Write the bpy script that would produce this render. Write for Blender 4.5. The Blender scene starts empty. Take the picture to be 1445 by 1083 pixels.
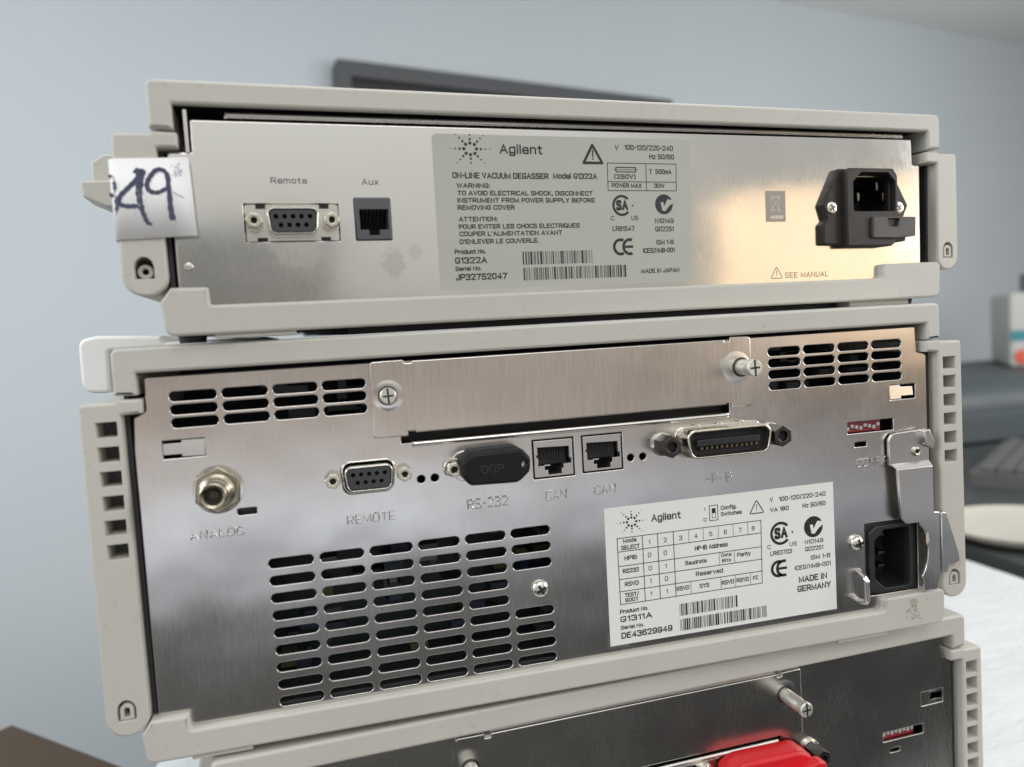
import bpy, bmesh, math, random
from mathutils import Vector, Matrix
from mathutils.geometry import tessellate_polygon

scene = bpy.context.scene
COL = scene.collection
R = math.radians
MM = 0.001

# ------------------------------------------------------------------ camera
cam_d = bpy.data.cameras.new('camera')
cam = bpy.data.objects.new('camera', cam_d)
COL.objects.link(cam)
scene.camera = cam
cam_d.sensor_width = 36.0
cam_d.lens = 25.91
cam_d.clip_start = 0.01
cam_d.clip_end = 50.0
Rw = ((0.968866, 0.058368, -0.240609), (-0.072522, 0.996093, -0.050390), (0.236728, 0.066270, 0.969313))
# rows: camera right / down / forward in (x, -z, y) axes
def _w(v): return Vector((v[0], v[2], -v[1]))
_r, _d, _f = _w(Rw[0]), _w(Rw[1]), _w(Rw[2])
cam.matrix_world = Matrix(((_r.x, -_d.x, -_f.x, -0.09662), (_r.y, -_d.y, -_f.y, -0.26650),
                           (_r.z, -_d.z, -_f.z, 0.03503), (0, 0, 0, 1)))
cam_d.dof.use_dof = True
cam_d.dof.focus_distance = 0.300
cam_d.dof.aperture_fstop = 7.6

# ------------------------------------------------------------------ world: the unseen room behind the camera
world = bpy.data.worlds.new('World')
scene.world = world
world.use_nodes = True
wn = world.node_tree
wn.nodes.clear()
w_out = wn.nodes.new('ShaderNodeOutputWorld')
w_bg = wn.nodes.new('ShaderNodeBackground')
w_tc = wn.nodes.new('ShaderNodeTexCoord')
w_sep = wn.nodes.new('ShaderNodeSeparateXYZ')
w_map = wn.nodes.new('ShaderNodeMapRange')
w_map.inputs['From Min'].default_value = -1.0
w_map.inputs['From Max'].default_value = 1.0
w_ramp = wn.nodes.new('ShaderNodeValToRGB')
def w_math(op, x, y=None, z=None):
    n = wn.nodes.new('ShaderNodeMath'); n.operation = op
    for k, v in enumerate((x, y, z)):
        if v is None: continue
        if isinstance(v, (int, float)): n.inputs[k].default_value = v
        else: wn.links.new(v, n.inputs[k])
    return n.outputs[0]
def w_smooth(v, a, b):
    n = wn.nodes.new('ShaderNodeMapRange'); n.interpolation_type = 'SMOOTHSTEP'
    n.inputs['From Min'].default_value = a; n.inputs['From Max'].default_value = b
    wn.links.new(v, n.inputs['Value'])
    return n.outputs[0]
wn.links.new(w_tc.outputs['Generated'], w_sep.inputs[0])
wn.links.new(w_sep.outputs['Z'], w_map.inputs['Value'])
wn.links.new(w_map.outputs[0], w_ramp.inputs[0])
w_az = w_math('ARCTAN2', w_sep.outputs['X'], w_math('MULTIPLY', w_sep.outputs['Y'], -1.0))
w_low = w_math('SUBTRACT', 1.0, w_smooth(w_sep.outputs['Z'], -0.05, 0.0))
w_right = w_math('MULTIPLY', w_math('MULTIPLY', w_low, w_smooth(w_az, R(8), R(38))), 0.62)
# something dark and square stands left of the photographer
w_rect = w_math('MULTIPLY', w_math('MULTIPLY', w_math('SUBTRACT', 1.0, w_smooth(w_az, R(8.6), R(10.0))), w_smooth(w_az, R(-30), R(-26))),
                w_math('MULTIPLY', w_math('SUBTRACT', 1.0, w_smooth(w_sep.outputs['Z'], 0.118, 0.138)), w_smooth(w_sep.outputs['Z'], -0.03, 0.0)))
w_up = w_math('MULTIPLY', w_math('MULTIPLY', w_smooth(w_sep.outputs['Z'], 0.0, 0.06), w_math('SUBTRACT', 1.0, w_smooth(w_sep.outputs['Z'], 0.3, 0.5))), w_math('MULTIPLY', w_smooth(w_az, R(24), R(40)), 0.28))
w_fac = w_math('SUBTRACT', w_math('SUBTRACT', w_math('SUBTRACT', 1.0, w_right), w_up), w_math('MULTIPLY', w_rect, 0.58))
w_vm = wn.nodes.new('ShaderNodeVectorMath'); w_vm.operation = 'SCALE'
wn.links.new(w_ramp.outputs[0], w_vm.inputs[0]); wn.links.new(w_fac, w_vm.inputs['Scale'])
wn.links.new(w_vm.outputs[0], w_bg.inputs['Color'])
wn.links.new(w_bg.outputs[0], w_out.inputs[0])
w_bg.inputs['Strength'].default_value = 1.0
_stops = [(-1.0, (0.07, 0.07, 0.068)), (-0.288, (0.11, 0.108, 0.102)), (-0.258, (0.95, 1.02, 1.12)), (-0.205, (1.02, 1.08, 1.18)),
          (-0.165, (0.76, 0.74, 0.74)), (-0.125, (0.55, 0.48, 0.42)), (-0.06, (0.47, 0.395, 0.335)), (-0.012, (0.43, 0.37, 0.32)), (0.03, (0.62, 0.61, 0.58)), (0.35, (0.92, 0.92, 0.90)), (1.0, (1.0, 1.0, 1.0))]
els = w_ramp.color_ramp.elements
while len(els) > 1: els.remove(els[0])
for i, (z, c) in enumerate(_stops):
    e = els[0] if i == 0 else els.new((z + 1) / 2)
    e.position = (z + 1) / 2
    e.color = (*c, 1)

# ------------------------------------------------------------------ lamps of the room, and added fill lights
def area(name, loc, target, sx, sy, power, color):
    l = bpy.data.lights.new(name, 'AREA')
    l.shape = 'RECTANGLE'; l.size = sx; l.size_y = sy; l.energy = power; l.color = color
    o = bpy.data.objects.new(name, l); COL.objects.link(o)
    o.location = loc
    o.rotation_euler = (Vector(target) - Vector(loc)).to_track_quat('-Z', 'Y').to_euler()
    return o
area('warm_lamp', (1.02, -0.74, 0.100), (0.064, 0.0095, 0.060), 0.62, 0.31, 0.76, (1.0, 0.66, 0.34))
area('window_lamp', (-1.25, -0.15, 0.55), (-0.3, 1.9, 0.35), 0.7, 0.7, 15.0, (0.86, 0.93, 1.0))
area('ceiling_fill', (1.9, 0.3, 0.2), (1.7, 1.1, 1.0), 0.5, 0.5, 11.0, (0.95, 0.98, 1.0))  # added unseen fill, brightens the ceiling and the wall at the right
area('front_fill', (-0.05, -0.95, 0.95), (0.0, 0.0, 0.0), 0.9, 0.5, 3.8, (1.0, 0.985, 0.96))  # added unseen fill above the camera, brightens the fronts of the stack
area('ceiling_lamp', (0.25, 0.25, 0.98), (0.25, 0.25, 0.0), 0.9, 0.5, 6.0, (1.0, 0.98, 0.94))
area('side_window_lamp', (1.5, -0.55, 0.35), (0.45, 0.3, -0.25), 0.6, 0.6, 10.0, (0.93, 0.96, 1.0))

# ------------------------------------------------------------------ exposure
scene.view_settings.view_transform = 'Standard'
scene.view_settings.look = 'None'
scene.view_settings.exposure = 0.0
scene.view_settings.gamma = 1.0
scene.view_settings.use_curve_mapping = False

# ================================================================== materials
def new_mat(name):
    m = bpy.data.materials.new(name); m.use_nodes = True
    nt = m.node_tree
    return m, nt, nt.nodes['Principled BSDF']
def tex_coord(nt, scale):
    tc = nt.nodes.new('ShaderNodeTexCoord'); mp = nt.nodes.new('ShaderNodeMapping')
    mp.inputs['Scale'].default_value = scale
    nt.links.new(tc.outputs['Object'], mp.inputs['Vector'])
    return mp.outputs['Vector']
def noise(nt, vec, scale=1.0, detail=3.0, rough=0.55):
    n = nt.nodes.new('ShaderNodeTexNoise')
    n.inputs['Scale'].default_value = scale; n.inputs['Detail'].default_value = detail
    n.inputs['Roughness'].default_value = rough
    nt.links.new(vec, n.inputs['Vector'])
    return n.outputs['Fac']
def maprange(nt, val, a, b, c, d):
    m = nt.nodes.new('ShaderNodeMapRange')
    for k, x in zip(('From Min', 'From Max', 'To Min', 'To Max'), (a, b, c, d)): m.inputs[k].default_value = x
    nt.links.new(val, m.inputs['Value'])
    return m.outputs[0]
def mixcol(nt, fac, c0, c1):
    m = nt.nodes.new('ShaderNodeMix'); m.data_type = 'RGBA'
    nt.links.new(fac, m.inputs['Factor'])
    m.inputs['A'].default_value = (*c0, 1); m.inputs['B'].default_value = (*c1, 1)
    return m.outputs['Result']
def bump(nt, bsdf, height, strength, dist):
    b = nt.nodes.new('ShaderNodeBump')
    b.inputs['Strength'].default_value = strength; b.inputs['Distance'].default_value = dist
    nt.links.new(height, b.inputs['Height']); nt.links.new(b.outputs[0], bsdf.inputs['Normal'])

def plain(name, col, rough=0.5, metal=0.0, var=0.06, vscale=60.0, spec=0.5, bumpk=0.0):
    m, nt, b = new_mat(name)
    f = noise(nt, tex_coord(nt, (1, 1, 1)), vscale, 4.0)
    lo = tuple(max(0, x * (1 - var)) for x in col); hi = tuple(min(1, x * (1 + var)) for x in col)
    nt.links.new(mixcol(nt, f, lo, hi), b.inputs['Base Color'])
    nt.links.new(maprange(nt, f, 0.3, 0.7, max(0.02, rough - 0.06), min(1, rough + 0.06)), b.inputs['Roughness'])
    b.inputs['Metallic'].default_value = metal
    b.inputs['Specular IOR Level'].default_value = spec
    if bumpk:
        bump(nt, b, noise(nt, tex_coord(nt, (1, 1, 1)), 2600.0, 2.0), bumpk, 0.0001)
    return m

def plastic(name, col):
    m, nt, b = new_mat(name)
    v = tex_coord(nt, (1, 1, 1))
    f = noise(nt, v, 14.0, 5.0, 0.6)
    g = noise(nt, v, 260.0, 3.0, 0.6)
    c1 = mixcol(nt, f, tuple(x * 0.90 for x in col), tuple(min(1, x * 1.06) for x in col))
    mx = nt.nodes.new('ShaderNodeMix'); mx.data_type = 'RGBA'
    nt.links.new(maprange(nt, g, 0.63, 0.78, 0.0, 0.40), mx.inputs['Factor'])
    nt.links.new(c1, mx.inputs['A']); mx.inputs['B'].default_value = (col[0] * .62, col[1] * .58, col[2] * .52, 1)
    nt.links.new(mx.outputs['Result'], b.inputs['Base Color'])
    nt.links.new(maprange(nt, f, 0.3, 0.7, 0.38, 0.52), b.inputs['Roughness'])
    bump(nt, b, noise(nt, v, 1900.0, 2.0), 0.18, 0.0002)
    return m

def steel(name, col, rough, brush, aniso, streak=(2600.0, 1.0, 38.0), smudges=(), cv=0.045, wavy=0.0009):
    m, nt, b = new_mat(name)
    b.inputs['Metallic'].default_value = 1.0
    vs = tex_coord(nt, streak)
    s = noise(nt, vs, 1.0, 3.0, 0.6)
    vb = tex_coord(nt, (1, 1, 1))
    blot = noise(nt, vb, 22.0, 4.0, 0.6)
    base = mixcol(nt, s, tuple(x * (1 - cv) for x in col), tuple(min(1, x * (1 + cv)) for x in col))
    add = nt.nodes.new('ShaderNodeMath'); add.operation = 'ADD'
    nt.links.new(maprange(nt, s, 0.3, 0.7, rough - 0.02, rough + 0.02), add.inputs[0])
    nt.links.new(maprange(nt, blot, 0.35, 0.75, -0.03, 0.06), add.inputs[1])
    last = add.outputs[0]
    for (cx, cz, rx, rz, amt) in smudges:       # greasy finger marks
        tc = nt.nodes.new('ShaderNodeTexCoord'); mp = nt.nodes.new('ShaderNodeMapping')
        mp.inputs['Scale'].default_value = (1 / (rx * MM), 0.0, 1 / (rz * MM))
        mp.inputs['Location'].default_value = (-cx / rx, 0, -cz / rz)
        nt.links.new(tc.outputs['Object'], mp.inputs['Vector'])
        ln = nt.nodes.new('ShaderNodeVectorMath'); ln.operation = 'LENGTH'
        nt.links.new(mp.outputs[0], ln.inputs[0])
        w = nt.nodes.new('ShaderNodeMath'); w.operation = 'ADD'
        nt.links.new(ln.outputs['Value'], w.inputs[0])
        nt.links.new(maprange(nt, noise(nt, vb, 420.0, 3.0), 0.3, 0.7, -0.3, 0.3), w.inputs[1])
        k = maprange(nt, w.outputs[0], 0.75, 1.05, amt, 0.0)
        a2 = nt.nodes.new('ShaderNodeMath'); a2.operation = 'ADD'
        nt.links.new(last, a2.inputs[0]); nt.links.new(k, a2.inputs[1])
        last = a2.outputs[0]
        gm = nt.nodes.new('ShaderNodeMix'); gm.data_type = 'RGBA'
        nt.links.new(maprange(nt, w.outputs[0], 0.75, 1.05, min(1, amt * 2.2), 0.0), gm.inputs['Factor'])
        nt.links.new(base, gm.inputs['A']); gm.inputs['B'].default_value = (col[0] * .62, col[1] * .62, col[2] * .6, 1)
        base = gm.outputs['Result']
    nt.links.new(base, b.inputs['Base Color'])
    nt.links.new(last, b.inputs['Roughness'])
    if aniso:
        b.inputs['Anisotropic'].default_value = aniso
        tg = nt.nodes.new('ShaderNodeTangent'); tg.direction_type = 'UV_MAP'; tg.uv_map = 'UVMap'
        nt.links.new(tg.outputs[0], b.inputs['Tangent'])
    if brush:
        wave = nt.nodes.new('ShaderNodeBump')       # sheet metal is never quite flat
        wave.inputs['Strength'].default_value = 1.0; wave.inputs['Distance'].default_value = wavy
        nt.links.new(noise(nt, vb, 17.0, 2.0, 0.45), wave.inputs['Height'])
        fine = nt.nodes.new('ShaderNodeBump')
        fine.inputs['Strength'].default_value = brush; fine.inputs['Distance'].default_value = 0.00003
        nt.links.new(s, fine.inputs['Height']); nt.links.new(wave.outputs[0], fine.inputs['Normal'])
        nt.links.new(fine.outputs[0], b.inputs['Normal'])
    return m

M = {}
BEIGE = (0.525, 0.51, 0.465)
M['beige'] = plastic('beige_plastic', BEIGE)
M['beige_side'] = plastic('beige_plastic_side', (0.53, 0.515, 0.465))
M['steel_deg'] = steel('satin_steel', (0.70, 0.69, 0.66), 0.115, 0.05, 0.15, (900.0, 1.0, 260.0), cv=0.02, wavy=0.00035,
                       smudges=((-87.0, 21.5, 4.2, 5.5, 0.12), (-79.0, 25.5, 2.4, 3.2, 0.10), (-120, 27, 9, 7, 0.05)))
M['steel_brush'] = steel('brushed_steel', (0.68, 0.66, 0.64), 0.22, 0.4, 0.72, (1300.0, 1.0, 110.0), cv=0.065)
M['steel_plate'] = steel('brushed_plate_steel', (0.70, 0.675, 0.64), 0.23, 0.5, 0.72, (1200.0, 1.0, 55.0), cv=0.08)
M['steel_small'] = steel('pressed_steel', (0.64, 0.62, 0.60), 0.26, 0.15, 0.0, (700.0, 700.0, 700.0))
M['stamp'] = plain('stamped_steel', (0.62, 0.60, 0.58), 0.24, 1.0, 0.05, 300.0)
M['nickel'] = plain('nickel', (0.66, 0.62, 0.52), 0.24, 1.0, 0.10, 500.0)
M['zinc'] = plain('matt_zinc', (0.70, 0.70, 0.63), 0.5, 1.0, 0.12, 700.0)
M['brass'] = plain('dull_brass_nickel', (0.38, 0.345, 0.27), 0.28, 1.0, 0.15, 400.0)
M['chrome'] = plain('bright_screw_zinc', (0.74, 0.73, 0.68), 0.22, 1.0, 0.12, 700.0)
M['shell'] = plain('tinned_shell', (0.70, 0.68, 0.62), 0.20, 1.0, 0.08, 300.0)
M['black'] = plain('black_plastic', (0.018, 0.019, 0.021), 0.42, 0, 0.15, 120.0, 0.5, 0.1)
M['insert'] = plain('dark_insert', (0.045, 0.047, 0.048), 0.5, 0, 0.15, 120.0)
M['bolt'] = plain('dark_bolt', (0.09, 0.085, 0.08), 0.32, 1.0, 0.2, 300.0)
M['diel'] = plain('aged_insulator', (0.11, 0.10, 0.08), 0.5, 0, 0.2, 300.0)
M['cap'] = plain('soft_black_cap', (0.009, 0.010, 0.012), 0.5, 0, 0.1, 200.0, 0.22, 0.15)
M['inlet'] = plain('inlet_plastic', (0.022, 0.018, 0.015), 0.5, 0, 0.12, 200.0, 0.35, 0.1)
M['fuse'] = plain('fuse_drawer_plastic', (0.062, 0.056, 0.05), 0.5, 0, 0.1, 200.0)
M['jack'] = plain('grey_jack', (0.085, 0.088, 0.092), 0.45, 0, 0.12, 200.0)
M['dark'] = plain('dark_interior', (0.03, 0.031, 0.034), 0.6, 0, 0.2, 60.0)
M['inner_metal'] = plain('inner_dull_metal', (0.20, 0.20, 0.20), 0.45, 1.0, 0.2, 60.0)
M['hole'] = plain('hole_black', (0.008, 0.008, 0.009), 0.7, 0, 0.1, 60.0)
M['vent'] = plain('vent_shade', (0.10, 0.097, 0.09), 0.6, 0, 0.1, 60.0)
M['board'] = plain('circuit_board', (0.006, 0.018, 0.016), 0.4, 0, 0.3, 200.0)
M['chip'] = plain('blue_component', (0.02, 0.032, 0.06), 0.4, 0, 0.3, 300.0)
M['amber'] = plain('amber_component', (0.10, 0.09, 0.04), 0.5, 0, 0.3, 300.0)
M['label_deg'] = plain('grey_label', (0.43, 0.435, 0.39), 0.42, 0, 0.02, 80.0)
M['label_pump'] = plain('white_label', (0.78, 0.78, 0.755), 0.42, 0, 0.02, 80.0)
M['ink'] = plain('label_ink', (0.016, 0.016, 0.018), 0.5, 0, 0.15, 900.0)
M['ink_soft'] = plain('panel_ink', (0.075, 0.07, 0.065), 0.5, 0, 0.2, 900.0)
M['ink_grey'] = plain('barcode_grey_ink', (0.15, 0.15, 0.145), 0.5, 0, 0.15, 900.0)
M['paper'] = plain('white_paper', (0.84, 0.84, 0.845), 0.6, 0, 0.03, 60.0)
M['pen'] = plain('blue_black_marker', (0.055, 0.06, 0.115), 0.5, 0, 0.35, 700.0)
M['pen_faint'] = plain('smeared_marker', (0.56, 0.56, 0.64), 0.55, 0, 0.3, 900.0)
M['weee'] = plain('dull_grey_label', (0.33, 0.295, 0.25), 0.5, 0, 0.05, 200.0)
M['weee_line'] = plain('pale_line', (0.60, 0.53, 0.43), 0.5, 0, 0.05, 200.0)
M['rubber'] = plain('black_rubber', (0.025, 0.027, 0.027), 0.7, 0, 0.2, 200.0)
M['red'] = plain('red_plastic', (0.62, 0.012, 0.018), 0.38, 0, 0.06, 90.0, 0.5, 0.1)
M['dip'] = plain('red_dip_switch', (0.22, 0.012, 0.02), 0.4, 0, 0.1, 200.0)
M['lever'] = plain('grey_white_lever', (0.42, 0.40, 0.40), 0.45, 0, 0.1, 200.0)
M['gold'] = plain('gold_contact', (0.13, 0.11, 0.075), 0.5, 1.0, 0.1, 300.0)
M['chip_paint'] = plain('bare_chipped_edge', (0.75, 0.70, 0.58), 0.35, 0.6, 0.1, 400.0)
M['white'] = plain('white_plastic', (0.80, 0.80, 0.78), 0.4, 0, 0.03, 30.0)
M['glue'] = plain('sticker_residue', (0.34, 0.31, 0.26), 0.5, 0, 0.35, 500.0, 0.5, 0.6)

# ================================================================== geometry helpers
def area2(p): return 0.5 * sum(p[i][0] * p[(i + 1) % len(p)][1] - p[(i + 1) % len(p)][0] * p[i][1] for i in range(len(p)))
def ccw(p): return list(p) if area2(p) > 0 else list(reversed(p))
def offset(p, d):
    """p counter-clockwise; d > 0 moves the outline inwards"""
    n = len(p); out = []
    for i in range(n):
        a = Vector(p[i - 1]); b = Vector(p[i]); c = Vector(p[(i + 1) % n])
        e1 = (b - a); e2 = (c - b)
        if e1.length < 1e-9 or e2.length < 1e-9:
            out.append((b.x, b.y)); continue
        e1.normalize(); e2.normalize()
        n1 = Vector((-e1.y, e1.x)); n2 = Vector((-e2.y, e2.x))
        m = n1 + n2
        if m.length < 1e-6: m = n1.copy()
        m.normalize()
        k = d / max(0.35, m.dot(n1))
        out.append((b.x + m.x * k, b.y + m.y * k))
    return out
def rounded(pts, r, n=4):
    """pts: list of (x, z) or (x, z, radius)"""
    pts = [(p[0], p[1], p[2] if len(p) > 2 else r) for p in pts]
    out = []
    for i, (x, z, rr) in enumerate(pts):
        if rr <= 0: out.append((x, z)); continue
        a = Vector(pts[i - 1][:2]) - Vector((x, z)); c = Vector(pts[(i + 1) % len(pts)][:2]) - Vector((x, z))
        la, lc = a.length, c.length
        a.normalize(); c.normalize()
        ang = a.angle(c)
        if abs(ang - math.pi) < 0.02: out.append((x, z)); continue
        t = min(rr / math.tan(ang / 2), la * 0.49, lc * 0.49)
        rad = t * math.tan(ang / 2)
        bis = (a + c).normalized(); cen = Vector((x, z)) + bis * (rad / math.sin(ang / 2))
        p0 = Vector((x, z)) + a * t; p1 = Vector((x, z)) + c * t
        a0 = math.atan2(p0.y - cen.y, p0.x - cen.x); a1 = math.atan2(p1.y - cen.y, p1.x - cen.x)
        da = (a1 - a0 + math.pi) % (2 * math.pi) - math.pi
        for k in range(n + 1):
            th = a0 + da * k / n
            out.append((cen.x + rad * math.cos(th), cen.y + rad * math.sin(th)))
    return out
def rect(x0, x1, z0, z1, r=0.0, n=4):
    return rounded([(x0, z0), (x1, z0), (x1, z1), (x0, z1)], r, n) if r else [(x0, z0), (x1, z0), (x1, z1), (x0, z1)]
def circle(cx, cz, r, n=24, a0=0.0):
    return [(cx + r * math.cos(a0 + 2 * math.pi * k / n), cz + r * math.sin(a0 + 2 * math.pi * k / n)) for k in range(n)]
def hexagon(cx, cz, af, a0=0.0): return circle(cx, cz, af / math.sqrt(3), 6, a0)

# a condensed sans drawn as pen strokes (cap height 6); "r" rounds a corner
GL = {
 'A': (4.2, "0,0 2.1,6 4.2,0|.8,2 3.4,2"), 'B': (3.8, "0,3.2 0,6 3.5,6r 3.5,3.2r 0,3.2 0,0 3.8,0r 3.8,3.2r 0,3.2"), 'C': (3.8, "3.8,4.7 3.8,6R 0,6R 0,0R 3.8,0R 3.8,1.3"),
 'D': (3.9, "0,0 0,6 3.9,6R 3.9,0R 0,0"), 'E': (3.5, "3.5,6 0,6 0,0 3.5,0|0,3.1 3,3.1"), 'F': (3.4, "3.4,6 0,6 0,0|0,3 2.9,3"), 'G': (3.8, "3.8,4.9 3.8,6R 0,6R 0,0R 3.8,0R 3.8,2.6 2,2.6"),
 'H': (3.8, "0,0 0,6|3.8,0 3.8,6|0,3.1 3.8,3.1"), 'I': (0.0, "0,0 0,6"), 'J': (2.8, "2.8,6 2.8,0R 0,0R 0,1.8"), 'K': (3.9, "0,0 0,6|3.8,6 0,2.4|1.2,3.5 3.9,0"), 'L': (3.2, "0,6 0,0 3.2,0"),
 'M': (4.8, "0,0 0,6 2.4,.4 4.8,6 4.8,0"), 'N': (3.9, "0,0 0,6 3.9,0 3.9,6"), 'O': (3.9, "2,6 3.9,6R 3.9,0R 0,0R 0,6R 2,6"), 'P': (3.7, "0,0 0,6 3.7,6r 3.7,2.7r 0,2.7"), 'Q': (4.1, "2,6 3.9,6R 3.9,0R 0,0R 0,6R 2,6|2.4,1.6 4.2,-.4"),
 'R': (3.9, "0,0 0,6 3.7,6r 3.7,2.8r 0,2.8|1.9,2.8 3.9,0"), 'S': (3.8, "3.7,5.1 3.7,6r 0,6r 0,3.3r 3.8,2.8r 3.8,0r 0,0r 0,.9"), 'T': (4.0, "0,6 4,6|2,6 2,0"), 'U': (3.8, "0,6 0,0R 3.8,0R 3.8,6"), 'V': (4.0, "0,6 2,0 4,6"),
 'W': (5.6, "0,6 1.4,0 2.8,6 4.2,0 5.6,6"), 'X': (4.0, "0,0 4,6|0,6 4,0"), 'Y': (4.0, "0,6 2,2.8 4,6|2,2.8 2,0"), 'Z': (3.8, "0,6 3.8,6 0,0 3.8,0"),
 '0': (3.6, "1.8,6 3.6,6R 3.6,0R 0,0R 0,6R 1.8,6"), '1': (1.3, "0,4.7 1.3,6 1.3,0"), '2': (3.7, "0,4.8 0,6r 3.6,6r 3.6,3.6r 0,0 3.7,0"), '3': (3.7, "0,5 0,6r 3.6,6r 3.6,3.2r 1.2,3.2 3.7,3.2r 3.7,0r 0,0r 0,1"),
 '4': (3.9, "2.9,0 2.9,6 0,1.7 3.9,1.7"), '5': (3.7, "3.4,6 .3,6 .2,3.4 3.7,3.5r 3.7,0r 0,0r 0,1"), '6': (3.7, "3.5,5.1 3.5,6R 0,6R 0,0R 3.7,0R 3.7,3.5R 0,3.5R 0,2.6"), '7': (3.7, "0,6 3.7,6 1.3,0"),
 '8': (3.7, "1.8,3.2 .2,3.2R .2,6R 3.5,6R 3.5,3.2R 1.8,3.2 0,3.2R 0,0R 3.7,0R 3.7,3.2R 1.8,3.2"), '9': (3.7, ".2,.9 .2,0R 3.7,0R 3.7,6R 0,6R 0,2.5R 3.7,2.5R 3.7,3.4"),
 'a': (3.1, ".3,4.3 3.1,4.3r 3.1,0|3.1,2.4 0,2.4r 0,0r 3.1,0"), 'b': (3.2, "0,6 0,0 3.2,0r 3.2,4.3r 0,4.3"), 'c': (3.1, "3.1,3 3.1,4.3R 0,4.3R 0,0R 3.1,0R 3.1,1.3"), 'd': (3.2, "3.2,6 3.2,0 0,0r 0,4.3r 3.2,4.3"),
 'e': (3.2, "0,2.2 3.2,2.2 3.2,4.3R 0,4.3R 0,0R 3.2,0R 3.2,1.1"), 'f': (2.2, "2.2,6 .9,6r .9,0|0,4.2 2.1,4.2"), 'g': (3.2, "3.2,.2 0,.2r 0,4.3r 3.2,4.3 3.2,-1.7r 0,-1.7r 0,-.8"), 'h': (3.1, "0,6 0,0|0,4.3 3.1,4.3r 3.1,0"),
 'i': (0.0, "0,4.1 0,0|0,5.6 0,6"), 'l': (0.0, "0,6 0,0"), 'm': (4.8, "0,0 0,4.3 2.4,4.3r 2.4,0|2.4,4.3 4.8,4.3r 4.8,0"), 'n': (3.1, "0,0 0,4.3 3.1,4.3r 3.1,0"), 'o': (3.2, "1.6,4.3 3.2,4.3R 3.2,0R 0,0R 0,4.3R 1.6,4.3"),
 'r': (2.0, "0,0 0,4.3 2,4.3r 2,3.5"), 's': (3.1, "3,3.6 3,4.3r 0,4.3r 0,2.3r 3.1,2r 3.1,0r 0,0r 0,.7"), 't': (2.3, "1,5.6 1,0r 2.3,0|0,4.2 2.2,4.2"), 'u': (3.1, "0,4.3 0,0r 3.1,0 3.1,4.3"), 'v': (3.2, "0,4.3 1.6,0 3.2,4.3"),
 'w': (4.8, "0,4.3 1.2,0 2.4,4.3 3.6,0 4.8,4.3"), 'x': (3.2, "0,4.3 3.2,0|0,0 3.2,4.3"), 'y': (3.2, "0,4.3 1.6,0|3.2,4.3 .9,-1.7"), 'z': (3.0, "0,4.3 3,4.3 0,0 3,0"),
 '-': (1.8, "0,2.8 1.8,2.8"), '/': (2.0, "0,-.4 2,6.4"), '.': (0.0, "0,0 0,.6"), ',': (.3, ".3,.5 0,-1"), ':': (0.0, "0,.2 0,.9|0,3.4 0,4.1"), "'": (0.0, "0,6 0,4.6"), '(': (1.2, "1.2,6.4 0,5r 0,1r 1.2,-.4"), ')': (1.2, "0,6.4 1.2,5r 1.2,1r 0,-.4"), ' ': (1.4, ""),
}
def strokes(s):
    """list of polylines of a string, and its width"""
    out = []; x = 0.0
    for ch in s:
        w, d = GL[ch]
        for st in d.split('|') if d else []:
            pts = []
            for tok in st.split():
                rnd = {'r': 1.0, 'R': 1.9}.get(tok[-1], 0); px, pz = tok.rstrip('rR').split(',')
                pts.append((x + float(px), float(pz), rnd))
            q = []
            for i, (px, pz, rnd) in enumerate(pts):
                if not rnd or i in (0, len(pts) - 1): q.append((px, pz)); continue
                p = Vector((px, pz)); a_ = Vector(pts[i - 1][:2]) - p; c_ = Vector(pts[i + 1][:2]) - p
                t = min(rnd, a_.length * .5, c_.length * .5)
                if t < 1e-4: continue
                p0 = p + a_.normalized() * t; p1 = p + c_.normalized() * t
                for k in range(5):
                    u = k / 4; q.append(tuple((1 - u) ** 2 * p0 + 2 * u * (1 - u) * p + u * u * p1))
            cl = [q[0]]
            for p in q[1:]:
                if (Vector(p) - Vector(cl[-1])).length > 1e-3: cl.append(p)
            if len(cl) > 1: out.append(cl)
        x += w + (1.75 if ch != ' ' else 1.2)
    return out, x - 1.75

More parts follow.
